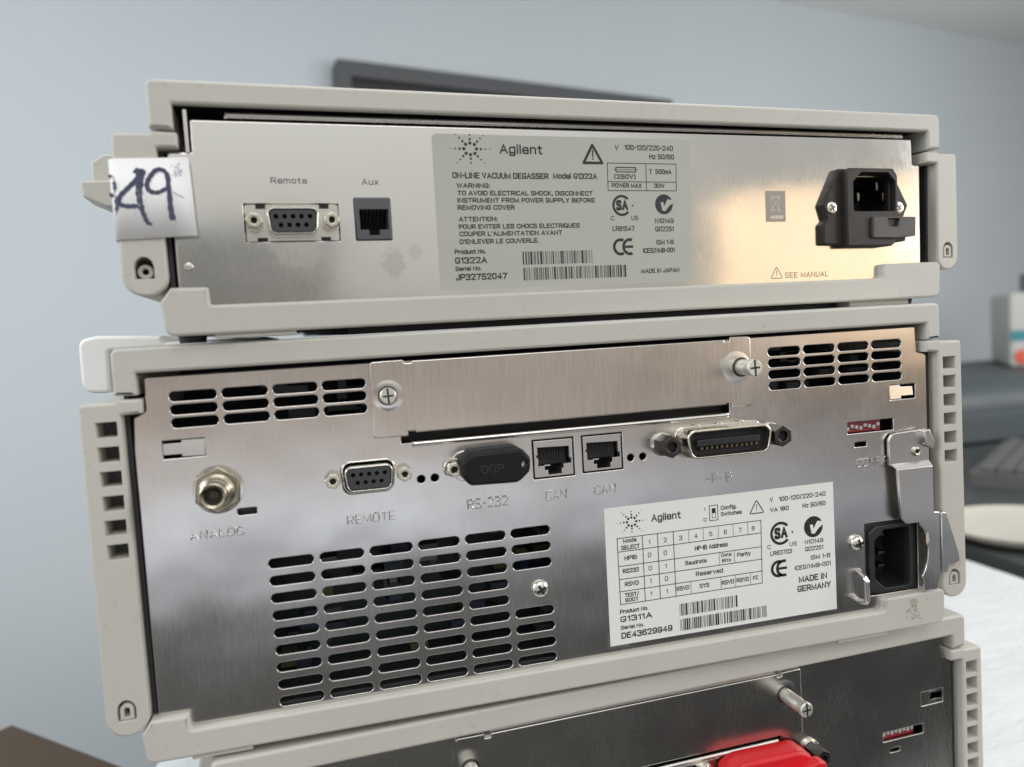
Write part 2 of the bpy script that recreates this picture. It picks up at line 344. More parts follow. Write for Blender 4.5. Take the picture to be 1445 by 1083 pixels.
class MB:
    """collects geometry in millimetres (x right, y away, z up)"""
    def __init__(self): self.v = []; self.f = []; self.mi = []; self.cur = 0; self.flat = set()
    def mat(self, i): self.cur = i; return self
    def add(self, verts, faces):
        b = len(self.v); self.v += [tuple(x) for x in verts]
        for f in faces: self.f.append(tuple(b + i for i in f)); self.mi.append(self.cur)
        return self
    def fill(self, outer, holes, y, flip=False):
        loops = [ccw(outer)] + [list(reversed(ccw(h))) for h in holes]
        pts = [p for l in loops for p in l]
        tris = tessellate_polygon([[Vector((p[0], p[1], 0)) for p in l] for l in loops])
        fs = []
        for t in tris:
            a, b, c = (pts[i] for i in t)
            s = (b[0] - a[0]) * (c[1] - a[1]) - (c[0] - a[0]) * (b[1] - a[1])
            if abs(s) < 1e-9: continue
            t = tuple(t) if (s > 0) != flip else (t[0], t[2], t[1])
            fs.append(t)
        self.flat.update(range(len(self.f), len(self.f) + len(fs)))
        return self.add([(p[0], y, p[1]) for p in pts], fs)
    def strip(self, pa, ya, pb, yb, out=True):
        n = len(pa); vs = [(p[0], ya, p[1]) for p in pa] + [(p[0], yb, p[1]) for p in pb]
        fs = []
        for i in range(n):
            j = (i + 1) % n
            fs.append((i, n + i, n + j, j) if out else (i, j, n + j, n + i))
        return self.add(vs, fs)
    def prism(self, outer, holes, y0, y1, b=0.0, hb=None, seg=3, back=True, front=True, hole_depth=None):
        hb = b if hb is None else hb
        outer = ccw(outer); holes = [ccw(h) for h in holes]
        if front: self.fill(offset(outer, b) if b else outer, [offset(h, -hb) if hb else h for h in holes], y0)
        def edge(p, bb, out, yend):
            prev = offset(p, bb if out else -bb) if bb else p; py = y0
            if bb:
                for k in range(1, seg + 1):
                    th = math.pi / 2 * k / seg
                    cur = p if k == seg else offset(p, (1 if out else -1) * bb * (1 - math.sin(th)))
                    cy = y0 + bb * (1 - math.cos(th))
                    self.strip(prev, py, cur, cy, out); prev, py = cur, cy
            self.strip(prev, py, p, yend, out)
        edge(outer, b, True, y1)
        for h in holes: edge(h, hb, False, y1 if hole_depth is None else y0 + hole_depth)
        if back: self.fill(outer, holes if hole_depth is None else [], y1, True)
        return self
    def box(self, x0, x1, y0, y1, z0, z1, b=0.0):
        return self.prism(rect(x0, x1, z0, z1), [], y0, y1, b)
    def lathe(self, cx, cz, prof, n=28):
        """prof: (radius, y) list; radius 0 closes the end; axis along y"""
        prev = None
        for (r, y) in prof:
            if r < 1e-6: ring = [len(self.v)]; self.v.append((cx, y, cz))
            else:
                ring = list(range(len(self.v), len(self.v) + n))
                self.v += [(cx + r * math.cos(2 * math.pi * k / n), y, cz + r * math.sin(2 * math.pi * k / n)) for k in range(n)]
            if prev is not None:
                for k in range(n):
                    j = (k + 1) % n
                    if len(prev) == 1 and len(ring) == 1: continue
                    if len(prev) == 1: f = (prev[0], ring[j], ring[k])
                    elif len(ring) == 1: f = (prev[k], prev[j], ring[0])
                    else: f = (prev[k], prev[j], ring[j], ring[k])
                    self.f.append(f); self.mi.append(self.cur)
            prev = ring
        return self
    def tube(self, path, r, n=8):
        pts = [Vector(p) for p in path]; rings = []
        for i, p in enumerate(pts):
            t = (pts[min(i + 1, len(pts) - 1)] - pts[max(i - 1, 0)]).normalized()
            u = t.cross(Vector((0.31, 0.17, 0.93))).normalized(); w = t.cross(u)
            rr = r[i] if isinstance(r, (list, tuple)) else r
            rings.append([p + u * rr * math.cos(2 * math.pi * k / n) + w * rr * math.sin(2 * math.pi * k / n) for k in range(n)])
        vs = [q for g in rings for q in g]; fs = []
        for i in range(len(rings) - 1):
            for k in range(n):
                j = (k + 1) % n
                fs.append((i * n + k, i * n + j, (i + 1) * n + j, (i + 1) * n + k))
        fs.append(tuple(range(n))); fs.append(tuple(range((len(rings) - 1) * n, len(rings) * n)))
        return self.add(vs, fs)
    def ribbon(self, pts, w, y):
        """constant-width pen stroke with mitred joints"""
        n = len(pts); L = []; Rr = []
        P = [Vector(p) for p in pts]
        for i, p in enumerate(P):
            d0 = (P[i] - P[i - 1]).normalized() if i else (P[1] - P[0]).normalized()
            d1 = (P[i + 1] - P[i]).normalized() if i < n - 1 else d0
            n0 = Vector((-d0.y, d0.x)); n1 = Vector((-d1.y, d1.x)); m = n0 + n1
            m = n0.copy() if m.length < .2 else m.normalized()
            k = min(1.9, 1 / max(.3, m.dot(n0))) * w / 2
            q = p.copy()
            if i == 0: q = p - d1 * w * .45
            if i == n - 1: q = p + d0 * w * .45
            L.append(q + m * k); Rr.append(q - m * k)
        vs = [(v.x, y, v.y) for v in L] + [(v.x, y, v.y) for v in Rr]
        return self.add(vs, [(i, n + i, n + i + 1, i + 1) for i in range(n - 1)])
    def text(self, s, x0, x1, z, cap, y, bold=0.0):
        st, width = strokes(s)
        w = cap * (.12 + 2.4 * bold)
        sx = (x1 - x0 - w) / width if width > .1 else 1.0
        sz = (cap - w) / 6
        for k, p in enumerate(st):
            self.ribbon([(x0 + w / 2 + a[0] * sx, z + w / 2 + a[1] * sz) for a in p], w, y - .002 * (k % 5))
        return self
    def lean(self, z0, k):
        self.v = [(v[0], v[1] + (v[2] - z0) * k, v[2]) for v in self.v]
        return self
    def poly(self, pts, y):
        return self.fill(pts, [], y)
    def line(self, a, b, w, y):
        d = Vector((b[0] - a[0], b[1] - a[1])); d.normalize(); n = Vector((-d.y, d.x)) * (w / 2); e = d * (w / 2)
        return self.fill([(a[0] - n.x - e.x, a[1] - n.y - e.y), (b[0] - n.x + e.x, b[1] - n.y + e.y), (b[0] + n.x + e.x, b[1] + n.y + e.y), (a[0] + n.x - e.x, a[1] + n.y - e.y)], [], y)
    def arc(self, cx, cz, r0, r1, a0, a1, y, n=20):
        o = [(cx + r1 * math.cos(R(a0 + (a1 - a0) * k / n)), cz + r1 * math.sin(R(a0 + (a1 - a0) * k / n))) for k in range(n + 1)]
        i = [(cx + r0 * math.cos(R(a0 + (a1 - a0) * k / n)), cz + r0 * math.sin(R(a0 + (a1 - a0) * k / n))) for k in range(n + 1)]
        vs = [(p[0], y, p[1]) for p in o + i]
        fs = [(k, k + 1, n + 1 + k + 1, n + 1 + k) for k in range(n)]
        return self.add(vs, fs)
    def build(self, name, mats, parent=None, smooth=38, merge=True, recalc=True):
        if not isinstance(mats, (list, tuple)): mats = [mats]
        me = bpy.data.meshes.new(name)
        bm = bmesh.new()
        vs = [bm.verts.new((x * MM, y * MM, z * MM)) for (x, y, z) in self.v]
        for fi, (f, mi) in enumerate(zip(self.f, self.mi)):
            if len(set(f)) < 3: continue
            try: face = bm.faces.new([vs[i] for i in f])
            except ValueError: continue
            face.material_index = mi
            face.smooth = fi not in self.flat
        if merge: bmesh.ops.remove_doubles(bm, verts=bm.verts, dist=2e-6)
        if recalc: bmesh.ops.recalc_face_normals(bm, faces=bm.faces)
        uv = bm.loops.layers.uv.new('UVMap')
        for f in bm.faces:
            for l in f.loops: l[uv].uv = (l.vert.co.x * 10 + l.vert.co.y * 10, l.vert.co.z * 10)
        sm = [f.smooth for f in bm.faces]
        bm.to_mesh(me); bm.free()
        me.set_sharp_from_angle(angle=R(smooth))
        me.polygons.foreach_set('use_smooth', sm)
        for m in mats: me.materials.append(m)
        o = bpy.data.objects.new(name, me); COL.objects.link(o)
        if parent is not None: o.parent = parent
        return o

def thing(name, label, cat, loc=(0, 0, 0), rot=(0, 0, 0), group=None):
    o = bpy.data.objects.new(name, None); COL.objects.link(o)
    o.empty_display_size = 0.05
    o.location = Vector(loc) * MM; o.rotation_euler = rot
    o['label'] = label; o['category'] = cat
    if group: o['group'] = group
    return o
def tag(o, label, cat, group=None):
    o['label'] = label; o['category'] = cat
    if group: o['group'] = group
    return o
def structure(o): o['kind'] = 'structure'; return o

# ================================================================== the room
WALL_YAW = R(11.0)
mw, nt, b = new_mat('wall_paint')
f1 = noise(nt, tex_coord(nt, (1, 1, 1)), 1.6, 4.0)
nt.links.new(mixcol(nt, f1, (0.53, 0.57, 0.595), (0.58, 0.62, 0.64)), b.inputs['Base Color'])
b.inputs['Roughness'].default_value = 0.8
bump(nt, b, noise(nt, tex_coord(nt, (1, 1, 1)), 180.0, 3.0), 0.15, 0.002)
M['wall'] = mw
M['ceiling'] = plain('ceiling_paint', (0.78, 0.78, 0.76), 0.85, 0, 0.04, 2.0)
M['floor'] = plain('floor_vinyl', (0.20, 0.20, 0.20), 0.5, 0, 0.15, 4.0)
wall = MB().box(-3500, 5200, 0, 100, -1005, 1072).build('wall', M['wall'])
wall.location = (-0.097, 1.634, 0); wall.rotation_euler = (0, 0, WALL_YAW)
structure(wall)
# ceiling and floor sheets follow the wall
ceil = MB().box(-3500, 5200, -2100, 0, 1072, 1110).build('ceiling', M['ceiling'])
ceil.location = wall.location; ceil.rotation_euler = wall.rotation_euler
structure(ceil)
flo = MB().box(-3500, 5200, -2400, 0, -1060, -1005).build('floor', M['floor'])
flo.location = wall.location; flo.rotation_euler = wall.rotation_euler
structure(flo)

tv = thing('television', 'dark flat television with grey bezel mounted high on the pale wall', 'television')
tv.location = wall.location; tv.rotation_euler = (0, R(1.2), WALL_YAW)
M['bezel'] = plain('grey_bezel', (0.085, 0.087, 0.092), 0.5, 0, 0.05, 20.0)
M['screen'] = plain('dark_screen', (0.016, 0.016, 0.018), 0.5, 0, 0.05, 20.0)
MB().prism(rect(40, 1040, 140, 724, 12), [rect(78, 1002, 178, 684)], -55, -8, 6).build('bezel', M['bezel'], tv)
MB().box(74, 1006, -40, -10, 174, 688).build('screen', M['screen'], tv)

# white-clothed table that carries the stack
TOPZ = -250
table = thing('work_table', 'table under a white cloth carrying the stack of instruments', 'table')
M['wood'] = plain('table_wood', (0.25, 0.20, 0.15), 0.6, 0, 0.2, 8.0)
MB().box(-232, 592, -60, 640, TOPZ - 28, TOPZ - 2.5, 2).build('tabletop', M['wood'], table)
for sx in (-205, 565):
    for sy in (-35, 610):
        MB().box(sx - 22, sx + 22, sy - 22, sy + 22, -1004, TOPZ - 28, 2).build('leg', M['wood'], table)
random.seed(5)
mc, nt, b = new_mat('white_cloth')
fv = noise(nt, tex_coord(nt, (1, 1, 1)), 7.0, 4.0)
nt.links.new(mixcol(nt, fv, (0.66, 0.69, 0.71), (0.74, 0.75, 0.755)), b.inputs['Base Color'])
b.inputs['Roughness'].default_value = 0.75
bump(nt, b, noise(nt, tex_coord(nt, (1.0, 1.6, 1.0)), 16.0, 4.0, 0.6), 0.5, 0.012)
M['cloth'] = mc
def cloth():
    mb = MB(); nx, ny = 46, 40; vs = []; fs = []
    for j in range(ny + 1):
        for i in range(nx + 1):
            u = -60 + (i / nx) * 944 ; v = -60 + (j / ny) * 820
            x = u - 236 + 0; y = v - 40
            cx = min(max(x, -236), 597); cy = min(max(y, -64), 645)
            dx = x - cx; dy = y - cy; drop = math.hypot(dx, dy)
            z = TOPZ + (0.9 * math.sin(x * .031 + y * .018) + 0.7 * math.sin(y * .043 - x * .012)) * (1 if drop == 0 else 0.3)
            if drop > 0:
                k = min(1, drop / 6); px = cx + math.copysign(min(abs(dx), 4), dx) + 5 * math.sin(y * .05) * k * (dx != 0)
                py = cy + math.copysign(min(abs(dy), 4), dy) + 5 * math.sin(x * .05) * k * (dy != 0)
                vs.append((px, py, TOPZ - max(0, drop - 2)))
            else: vs.append((x, y, max(z, TOPZ - 1.0)))
    for j in range(ny):
        for i in range(nx):
            a = j * (nx + 1) + i
            fs.append((a, a + 1, a + nx + 2, a + nx + 1))
    mb.add(vs, fs)
    return mb.build('tablecloth', M['cloth'], None, 80)
tag(cloth(), 'creased white cloth spread over the table behind the stack', 'tablecloth')

# ================================================================== instrument housings
def slot(cx, cz, w, h): return rect(cx - w / 2, cx + w / 2, cz - h / 2, cz + h / 2, h / 2 * 0.98, 6)

def cross_screw(cx, cz, y, r, parent, name='screw', dome=0.9, mat='chrome', rot=0.3):
    """domed cross-head screw whose head stands on the sheet at y"""
    prof = [(0, y - dome * 1.25)] + [(r * math.sin(a), y - dome * (0.35 + 0.9 * math.cos(a))) for a in (0.3, 0.6, 0.9, 1.2, 1.45)] + [(r, y - dome * .3), (r, y)]
    o = MB().lathe(cx, cz, prof).build(name, M[mat], parent)
    mb = MB()
    for a in (rot, rot + math.pi / 2):
        c, s = math.cos(a), math.sin(a); L, w = r * .58, r * .15
        mb.prism([(cx + c * L - s * w, cz + s * L + c * w), (cx - c * L - s * w, cz - s * L + c * w), (cx - c * L + s * w, cz - s * L - c * w), (cx + c * L + s * w, cz + s * L - c * w)], [], y - dome * 1.27 - (0.02 if a == rot else 0.03), y - dome * .5, 0)
    mb.build('cross_recess', M['bolt'], o)
    return o

def flat_screw_post(cx, cz, y0, y1, r, parent, name='thumbscrew'):
    """captive screw: shank out of the sheet and a slotted cross head"""
    prof = [(0, y1), (r * .86, y1), (r, y1 + .5), (r, y1 + 2.2), (r * .86, y1 + 2.6), (r * .86, y1 + 4.6), (r * .93, y1 + 5.0), (r * .93, y0), (r * .6, y0 + .3)]
    prof = [p for p in prof if p[1] <= y0 + .4]
    o = MB().lathe(cx, cz, prof, 32).build(name, M['zinc'], parent)
    MB().lathe(cx, cz, [(r * 1.18, y0 - .02), (r * 1.18, y0 - .25), (r * .9, y0 - .3)], 32).build('washer', M['bolt'], o)
    mb = MB()
    for k, a in enumerate((0.05, 0.05 + math.pi / 2)):
        c, s = math.cos(a), math.sin(a); L = r * (.95 if k else .62); w = r * .12
        mb.prism([(cx + c * L - s * w, cz + s * L + c * w), (cx - c * L - s * w, cz - s * L + c * w), (cx - c * L + s * w, cz - s * L - c * w), (cx + c * L + s * w, cz + s * L - c * w)], [], y1 - .02 - .01 * k, y1 + .3, 0)
    mb.build('cross_recess', M['bolt'], o)
    return o

def jackscrew(cx, cz, y0, y1, af, parent, mat='nickel', a0=0.2, hole=.5, name='jackscrew'):
    mb = MB().prism(hexagon(cx, cz, af, a0), [circle(cx, cz, af * .5 * hole, 18)], y1, y0, .25)
    o = mb.build(name, M[mat], parent)
    mb2 = MB().lathe(cx, cz, [(0, y1 + 1.6), (af * .5 * hole, y1 + 1.6)], 18)
    mb2.build('thread_hole', M['hole'], o)
    return o

def dshape(cx, cz, wt, wb, h, r):
    return rounded([(cx - wb / 2, cz - h / 2), (cx + wb / 2, cz - h / 2), (cx + wt / 2, cz + h / 2), (cx - wt / 2, cz + h / 2)], r, 6)

def dsub_female(cx, cz, y, parent, flange=True, jacks=True, open_shell=False, jy=-5):
    """nine-hole D connector; y is the front of its flange"""
    root_mb = MB()
    if flange:
        o = root_mb.prism(rect(cx - 15.3, cx + 15.3, cz - 6.2, cz + 6.2, .6), [], y, y + 1, .2).build('serial_socket', M['shell'], parent)
    else:
        o = root_mb.prism(dshape(cx, cz, 19.4, 17.6, 11.8, 3.2), [dshape(cx, cz, 18.2, 16.4, 10.6, 2.8)], y - .8, y + .6, .35, .2).build('serial_socket', M['shell'], parent)
    sh = MB().prism(dshape(cx, cz, 17.2, 15.4, 8.9, 2.4), [dshape(cx, cz, 16.2, 14.4, 7.9, 2.0)], y - 5.2, y + .3, .35, .2)
    sh.build('shell', M['shell'], o)
    pins = [circle(cx - 5.5 + 2.75 * k, cz + 1.42, .8, 12) for k in range(5)] + [circle(cx - 4.1 + 2.75 * k, cz - 1.42, .8, 12) for k in range(4)]
    MB().prism(dshape(cx, cz, 15.9, 14.1, 7.5, 1.8), pins, y - 4.7, y + .2, .3, .12, hole_depth=2.5).build('insert', M['insert'], o)
    mbp = MB()
    for p in pins:
        c = (sum(q[0] for q in p) / 12, sum(q[1] for q in p) / 12)
        mbp.lathe(c[0], c[1], [(0, y - 2.4), (.8, y - 2.4)], 12)
    mbp.build('pin_holes', M['hole'], o)
    if jacks:
        for s in (-1, 1): jackscrew(cx + s * 12.5, cz, y, y + jy, 4.75, o, 'nickel', .1 + .3 * s, .46)
    return o

def covers(T, H, rw, zl, zi, base_step_l, base_step_r, base_top, inner_base, zlow=0.0, depth=410):
    """hood and tray of beige plastic; rw half width"""
    hood = [(-rw, zl), (-155.0, zl - .4), (-155.0, zi), (155.1, zi), (155.1, zl - .2), (rw, zl + .3, .4), (rw, H, 2.4), (-rw, H, 2.4)]
    step = [(x, z + (2.6 if abs(x) < 156 and z > zi - 1 else 0)) + t for (x, z, *t_) in hood for t in (tuple(t_),)]
    MB().prism(rounded(hood, .5, 4), [], -3, -.6, 1.1).prism(rounded(step, .5, 4), [], -.6, depth, 0).build('hood', M['beige'], T)
    tray = [(-rw - .3, zlow, 3.0), (rw - .6, zlow, 3.0), (rw - .2, base_top - 1.0, 1.6), (rw - 2.2, base_top + .3, .5), (base_step_r, base_top, 1.6), (base_step_r - .2, inner_base, 1.6),
            (base_step_l, inner_base, .8), (base_step_l - .2, base_top - .3, .6), (-160.0, base_top - .1, .5), (-rw - 1.2, base_top - 4.5, .8)]
    MB().prism(rounded(tray, .6, 4), [], -3, depth, 1.0).build('tray', M['beige'], T)

def side_panel(T, s, x_out, x_in, ztop, zbot, holes, depth=405, name='side_panel', latch='d'):
    """s = -1 left, +1 right (mirrors x); rounded foot, optional row of square vents"""
    m = [(x_in, zbot, 6.5), (x_in + .2, ztop - 4.4, .3), (x_in - 6.2, ztop - 4.2, .5), (x_in - 6.4, ztop + .6, .8), (x_in + 1.2, ztop + .8, .4), (x_in + 1.4, ztop, .3), (x_out - .8, ztop, 1.6), (x_out, zbot, 6.5)]
    xm = (x_in + x_out) / 2
    pocket = [(xm - 2.9, zbot + 5.6), (xm + 2.9, zbot + 5.6), (xm + 2.9, zbot + 9.6), (xm + 2.4, zbot + 11.2), (xm + 1.2, zbot + 12.3), (xm, zbot + 12.6), (xm - 1.2, zbot + 12.3), (xm - 2.4, zbot + 11.2), (xm - 2.9, zbot + 9.6)]
    f = lambda p: [(s * q[0],) + tuple(q[1:]) for q in p]
    outl = rounded(f(m), .5, 6)
    hl = [f(h) for h in holes]
    mb = MB().prism(outl, hl + [f(pocket)], -2.8, 7.0, .9, .25, back=False)
    mb.prism(outl, [], 7.0, depth, 0)
    o = mb.build(name, M['beige_side'], T)
    for h in hl:
        zs = [q[1] for q in h]; xs = [q[0] for q in h]
        MB().box(min(xs) + .05, max(xs) - .05, 6.6, 6.95, min(zs) + .05, max(zs) - .05).box(min(xs) + .05, min(xs) + 2.4, 5.8, 6.5, max(zs) - 2.2, max(zs) - .05).build('vent_floor', M['vent'], o)
    if latch == 'ring':
        MB().lathe(s * xm, zbot + 8.0, [(1.0, 3.0), (1.0, .2), (1.3, -.1), (2.1, -.1), (2.35, .2), (2.35, 6.9)], 28).build('latch', M['beige_side'], o)
        MB().box(s * xm - 2.85, s * xm + 2.85, 6.7, 6.95, zbot + 5.7, zbot + 12.2).build('pocket_floor', M['vent'], o)
        return o
    # the D-shaped latch inside its pocket
    dl = lambda g: [(xm - g, zbot + 5.9), (xm + g, zbot + 5.9)] + [(xm + g * math.cos(R(a)), zbot + 9.2 + g * math.sin(R(a))) for a in range(0, 181, 20)]
    lm = MB().prism(f(dl(2.15)), [f([(xm - .95, zbot + 6.7), (xm + .95, zbot + 6.7), (xm + .95, zbot + 9.3), (xm + .5, zbot + 10.0), (xm - .5, zbot + 10.0), (xm - .95, zbot + 9.3)])], -2.5, 3.3, .25, .15)
    lm.build('latch', M['beige_side'], o)
    return o

def chassis(T, z0, z1):
    mb = MB()
    mb.prism(rect(-160.2, 160.2, z0, z1), [rect(-158.9, 158.9, z0 + 1.3, z1 - 1.3)], 2.2, 70, 0)
    mb.box(-159.5, 159.5, 70, 390, z0 + .5, z1 - .5)
    return mb.build('chassis', M['dark'], T)

# ------------------------------------------------------------------ printing helpers
def spark_logo(mb, cx, cz, y, k=1.0):
    sizes = (.62, .46, .33, .22)
    for a in range(8):
        th = R(45 * a)
        hx = abs(math.cos(th)); n = 4 if a % 4 == 0 or a % 2 else 3
        for i, sz in enumerate(sizes[:n]):
            rad = (2.15 + 1.38 * i + .05 * i * i) * (1 + .12 * hx)
            mb.poly(circle(cx + k * rad * math.cos(th), cz + k * rad * math.sin(th) * .97, k * sz, 12), y)
def csa_mark(mb, cx, cz, r, y):
    mb.arc(cx, cz, r * .76, r, 42, 318, y, 28)
    mb.text('S', cx - r * .60, cx - r * .02, cz - r * .48, r * 1.0, y, .055)
    mb.text('A', cx + r * .0, cx + r * .66, cz - r * .44, r * .96, y - .011, .055)
    mb.poly(circle(cx + r * 1.12, cz - r * .02, r * .09, 10), y)
def ctick(mb, cx, cz, r, y):
    mb.poly(circle(cx, cz, r, 32), y)
    mb.mat(1)
    mb.poly([(cx - r * .38, cz + r * .22), (cx - r * .06, cz + r * .22), (cx + r * .0, cz - r * .20), (cx + r * .42, cz + r * .50), (cx + r * 1.06, cz + r * .42), (cx + r * 1.02, cz + r * .12), (cx + r * .55, cz - r * .18), (cx + r * .10, cz - r * .68), (cx - r * .22, cz - r * .62)], y - .02)
    mb.mat(0)
def ce_mark(mb, x0, x1, zc, h, y):
    r = h / 2; w = h * .17
    mb.arc(x0 + r, zc, r - w, r, 62, 298, y, 22)
    cx = x1 - r * .72
    mb.arc(cx, zc, r - w, r, 68, 292, y, 22)
    mb.line((cx - r + w, zc), (cx + r * .28, zc), w * .85, y - .01)
def barcode(mb, x0, x1, z0, z1, y, seed):
    rnd = random.Random(seed); x = x0
    while x < x1 - .2:
        w = rnd.choice((.2, .2, .3, .5, .75)); g = rnd.choice((.2, .28, .28, .45, .6))
        mb.mat(2 if rnd.random() < .45 else 0)
        mb.poly(rect(x, min(x + w, x1), z0, z1), y); x += w + g
    mb.mat(0)
def warn_triangle(mb, cx, zb, w, h, t, y, bold=True):
    tri = [(cx - w / 2, zb), (cx + w / 2, zb), (cx, zb + h)]
    mb.fill(rounded(tri, .5, 3), [offset(ccw(tri), t)], y)
    mb.line((cx, zb + h * .62), (cx, zb + h * .36), .55 if bold else .3, y)
    mb.poly(circle(cx, zb + h * .25, .36 if bold else .22, 10), y)
def table_lines(mb, segs, w, y):
    for k, (a, b) in enumerate(segs): mb.line(a, b, w, y - .002 * (k % 7))

# ================================================================== 1. the vacuum degasser on top of the stack
deg = thing('vacuum_degasser', 'slim beige and steel instrument on top of the stack with a handwritten 49 paper label', 'lab instrument',
            (14.56, 6.33, 41.36), (R(0.8), 0.0, R(4.17)))
covers(deg, 80.8, 162.2, 65.6, 73.2, -148.6, 128.9, 15.2, 9.1, -0.6)
side_panel(deg, -1, 174.0, 160.4, 63.8, 12.6, [], latch='ring')
side_panel(deg, 1, 172.8, 160.2, 63.8, 11.6, [])
chassis(deg, 9.6, 75.6)
DP_OUT = [(-158.0, 8.0), (153.6, 8.0), (153.4, 59.2, .8), (149.4, 59.3, .5), (148.9, 70.5, .6), (-150.3, 69.4, .6), (-150.4, 59.0, .5), (-157.9, 58.8, 1.2)]
deg_holes = [rect(-136.0, -104.9, 29.5, 42.3, .3), rect(-99.6, -86.9, 29.5, 44.2, .6), rect(106, 134, 26, 53.5)]
deg_panel = MB().prism(rounded(DP_OUT, .4), deg_holes, 0, 1.6, .7, .15, back=True).build('rear_panel', M['steel_deg'], deg)
MB().lathe(-154.3, 21.9, [(0, -.25), (1.0, -.22), (1.35, -.1), (1.45, .0)], 24).build('rivet', M['steel_small'], deg)
# folded inner sheet seen in the slot above the panel
MB().prism(rounded([(-140, 70.3), (147, 71.0), (147, 73.8, .6), (-140, 73.2, .6)], .2), [], 2.6, 6.0, 1.1).build('inner_lip', M['steel_small'], deg)
MB().box(-152, -150.9, -1.0, 5, 58.5, 72).build('hood_clip', M['steel_small'], deg)
# 9-way socket on its own bright bracket
ds = dsub_female(-120.35, 36.0, .9, deg, True, True, jy=-6.2)
mbn = MB()
for sx in (-10.2, 10.6):
    for z0, z1 in ((40.7, 42.5), (29.3, 31.0)): mbn.box(-120.35 + sx - 1.6, -120.35 + sx + 1.6, .55, .95, z0, z1)
mbn.build('bracket_notch', M['hole'], ds)
# telephone-style jack
ax = MB().prism(rounded([(-99.4, 29.6), (-87.1, 29.6), (-87.1, 44.1), (-99.4, 44.1)], .5),
                [[(-98.0, 33.1), (-95.0, 33.1), (-95.0, 31.2), (-91.2, 31.2), (-91.2, 33.1), (-87.9, 33.1), (-87.9, 40.2), (-98.0, 40.2)]], -.9, 11, .35, .1, back=True, hole_depth=11.5).build('modem_jack', M['jack'], deg)
MB().box(-97.9, -88.0, 9.0, 9.4, 31.3, 40.1).build('jack_cavity', M['hole'], ax)
mbc = MB()
for k in range(6): mbc.tube([(-96.3 + 1.35 * k, 1.6, 40.0), (-96.3 + 1.35 * k, 3.2, 38.6), (-96.3 + 1.35 * k, 8.5, 34.6)], .22, 6)
mbc.build('contacts', M['inner_metal'], ax)
# power inlet with fuse drawer
fl = rounded([(97.4, 24.3), (106.2, 24.0), (108.5, 22.8), (131.0, 22.8), (133.6, 24.4), (142.0, 25.0), (142.6, 34.0), (140.6, 35.2), (143.4, 40.8), (134.0, 56.3), (105.6, 56.3), (97.4, 41.0), (99.6, 34.6), (97.4, 32.8)], 1.0, 4)
inl = MB().prism(fl, [rect(108.8, 132.8, 36.2, 54)], -2.9, 0, .6).build('power_inlet', M['inlet'], deg)
blk = rounded([(107.4, 23.0), (131.4, 22.8), (134.8, 25.2), (135.0, 53.2, 3.0), (132.6, 56.2), (109.2, 56.2), (107.2, 54.0)], .8, 4)
sock = rounded([(110.9, 37.9, 1.2), (134.2 - .6, 37.9, 1.2), (134.2 - .6, 50.4), (129.8, 54.3), (115.2, 54.3), (110.9, 50.2)], .8, 4)
MB().prism(blk, [sock], -5.6, -2.6, .6, .3).build('socket_block', M['inlet'], inl)
MB().prism(offset(ccw(sock), -1.0), [sock], -2.7, 12, 0, 0, back=False).fill(sock, [], 12).build('socket_well', M['black'], inl)
for (px, pz) in ((127.6, 49.2), (117.3, 44.6), (131.2, 44.6)):
    MB().box(px - .7, px + .7, -1.5, 12, pz - 1.9, pz + 1.9, .4).build('prong', M['bolt'], inl)
fz = rounded([(120.0, 26.3), (134.0, 26.0), (143.4, 26.8), (143.6, 35.2), (120.2, 35.4)], .6, 3)
fd = MB().prism(fz, [[(128.6, 31.0), (133.6, 31.0), (134.6, 34.6), (127.8, 34.6)]], -6.9, -3.0, .4, .2, hole_depth=2.2).build('fuse_drawer', M['fuse'], inl)
MB().prism([(128.6, 31.0), (133.6, 31.0), (134.6, 34.6), (127.8, 34.6)], [], -5.5, -5.3).build('finger_recess', M['black'], fd) if False else None
for sx, rr in ((101.8, .5), (137.9, .9)): cross_screw(sx, 39.6, -2.9, 2.75, inl, 'screw', .55, 'chrome', rr)
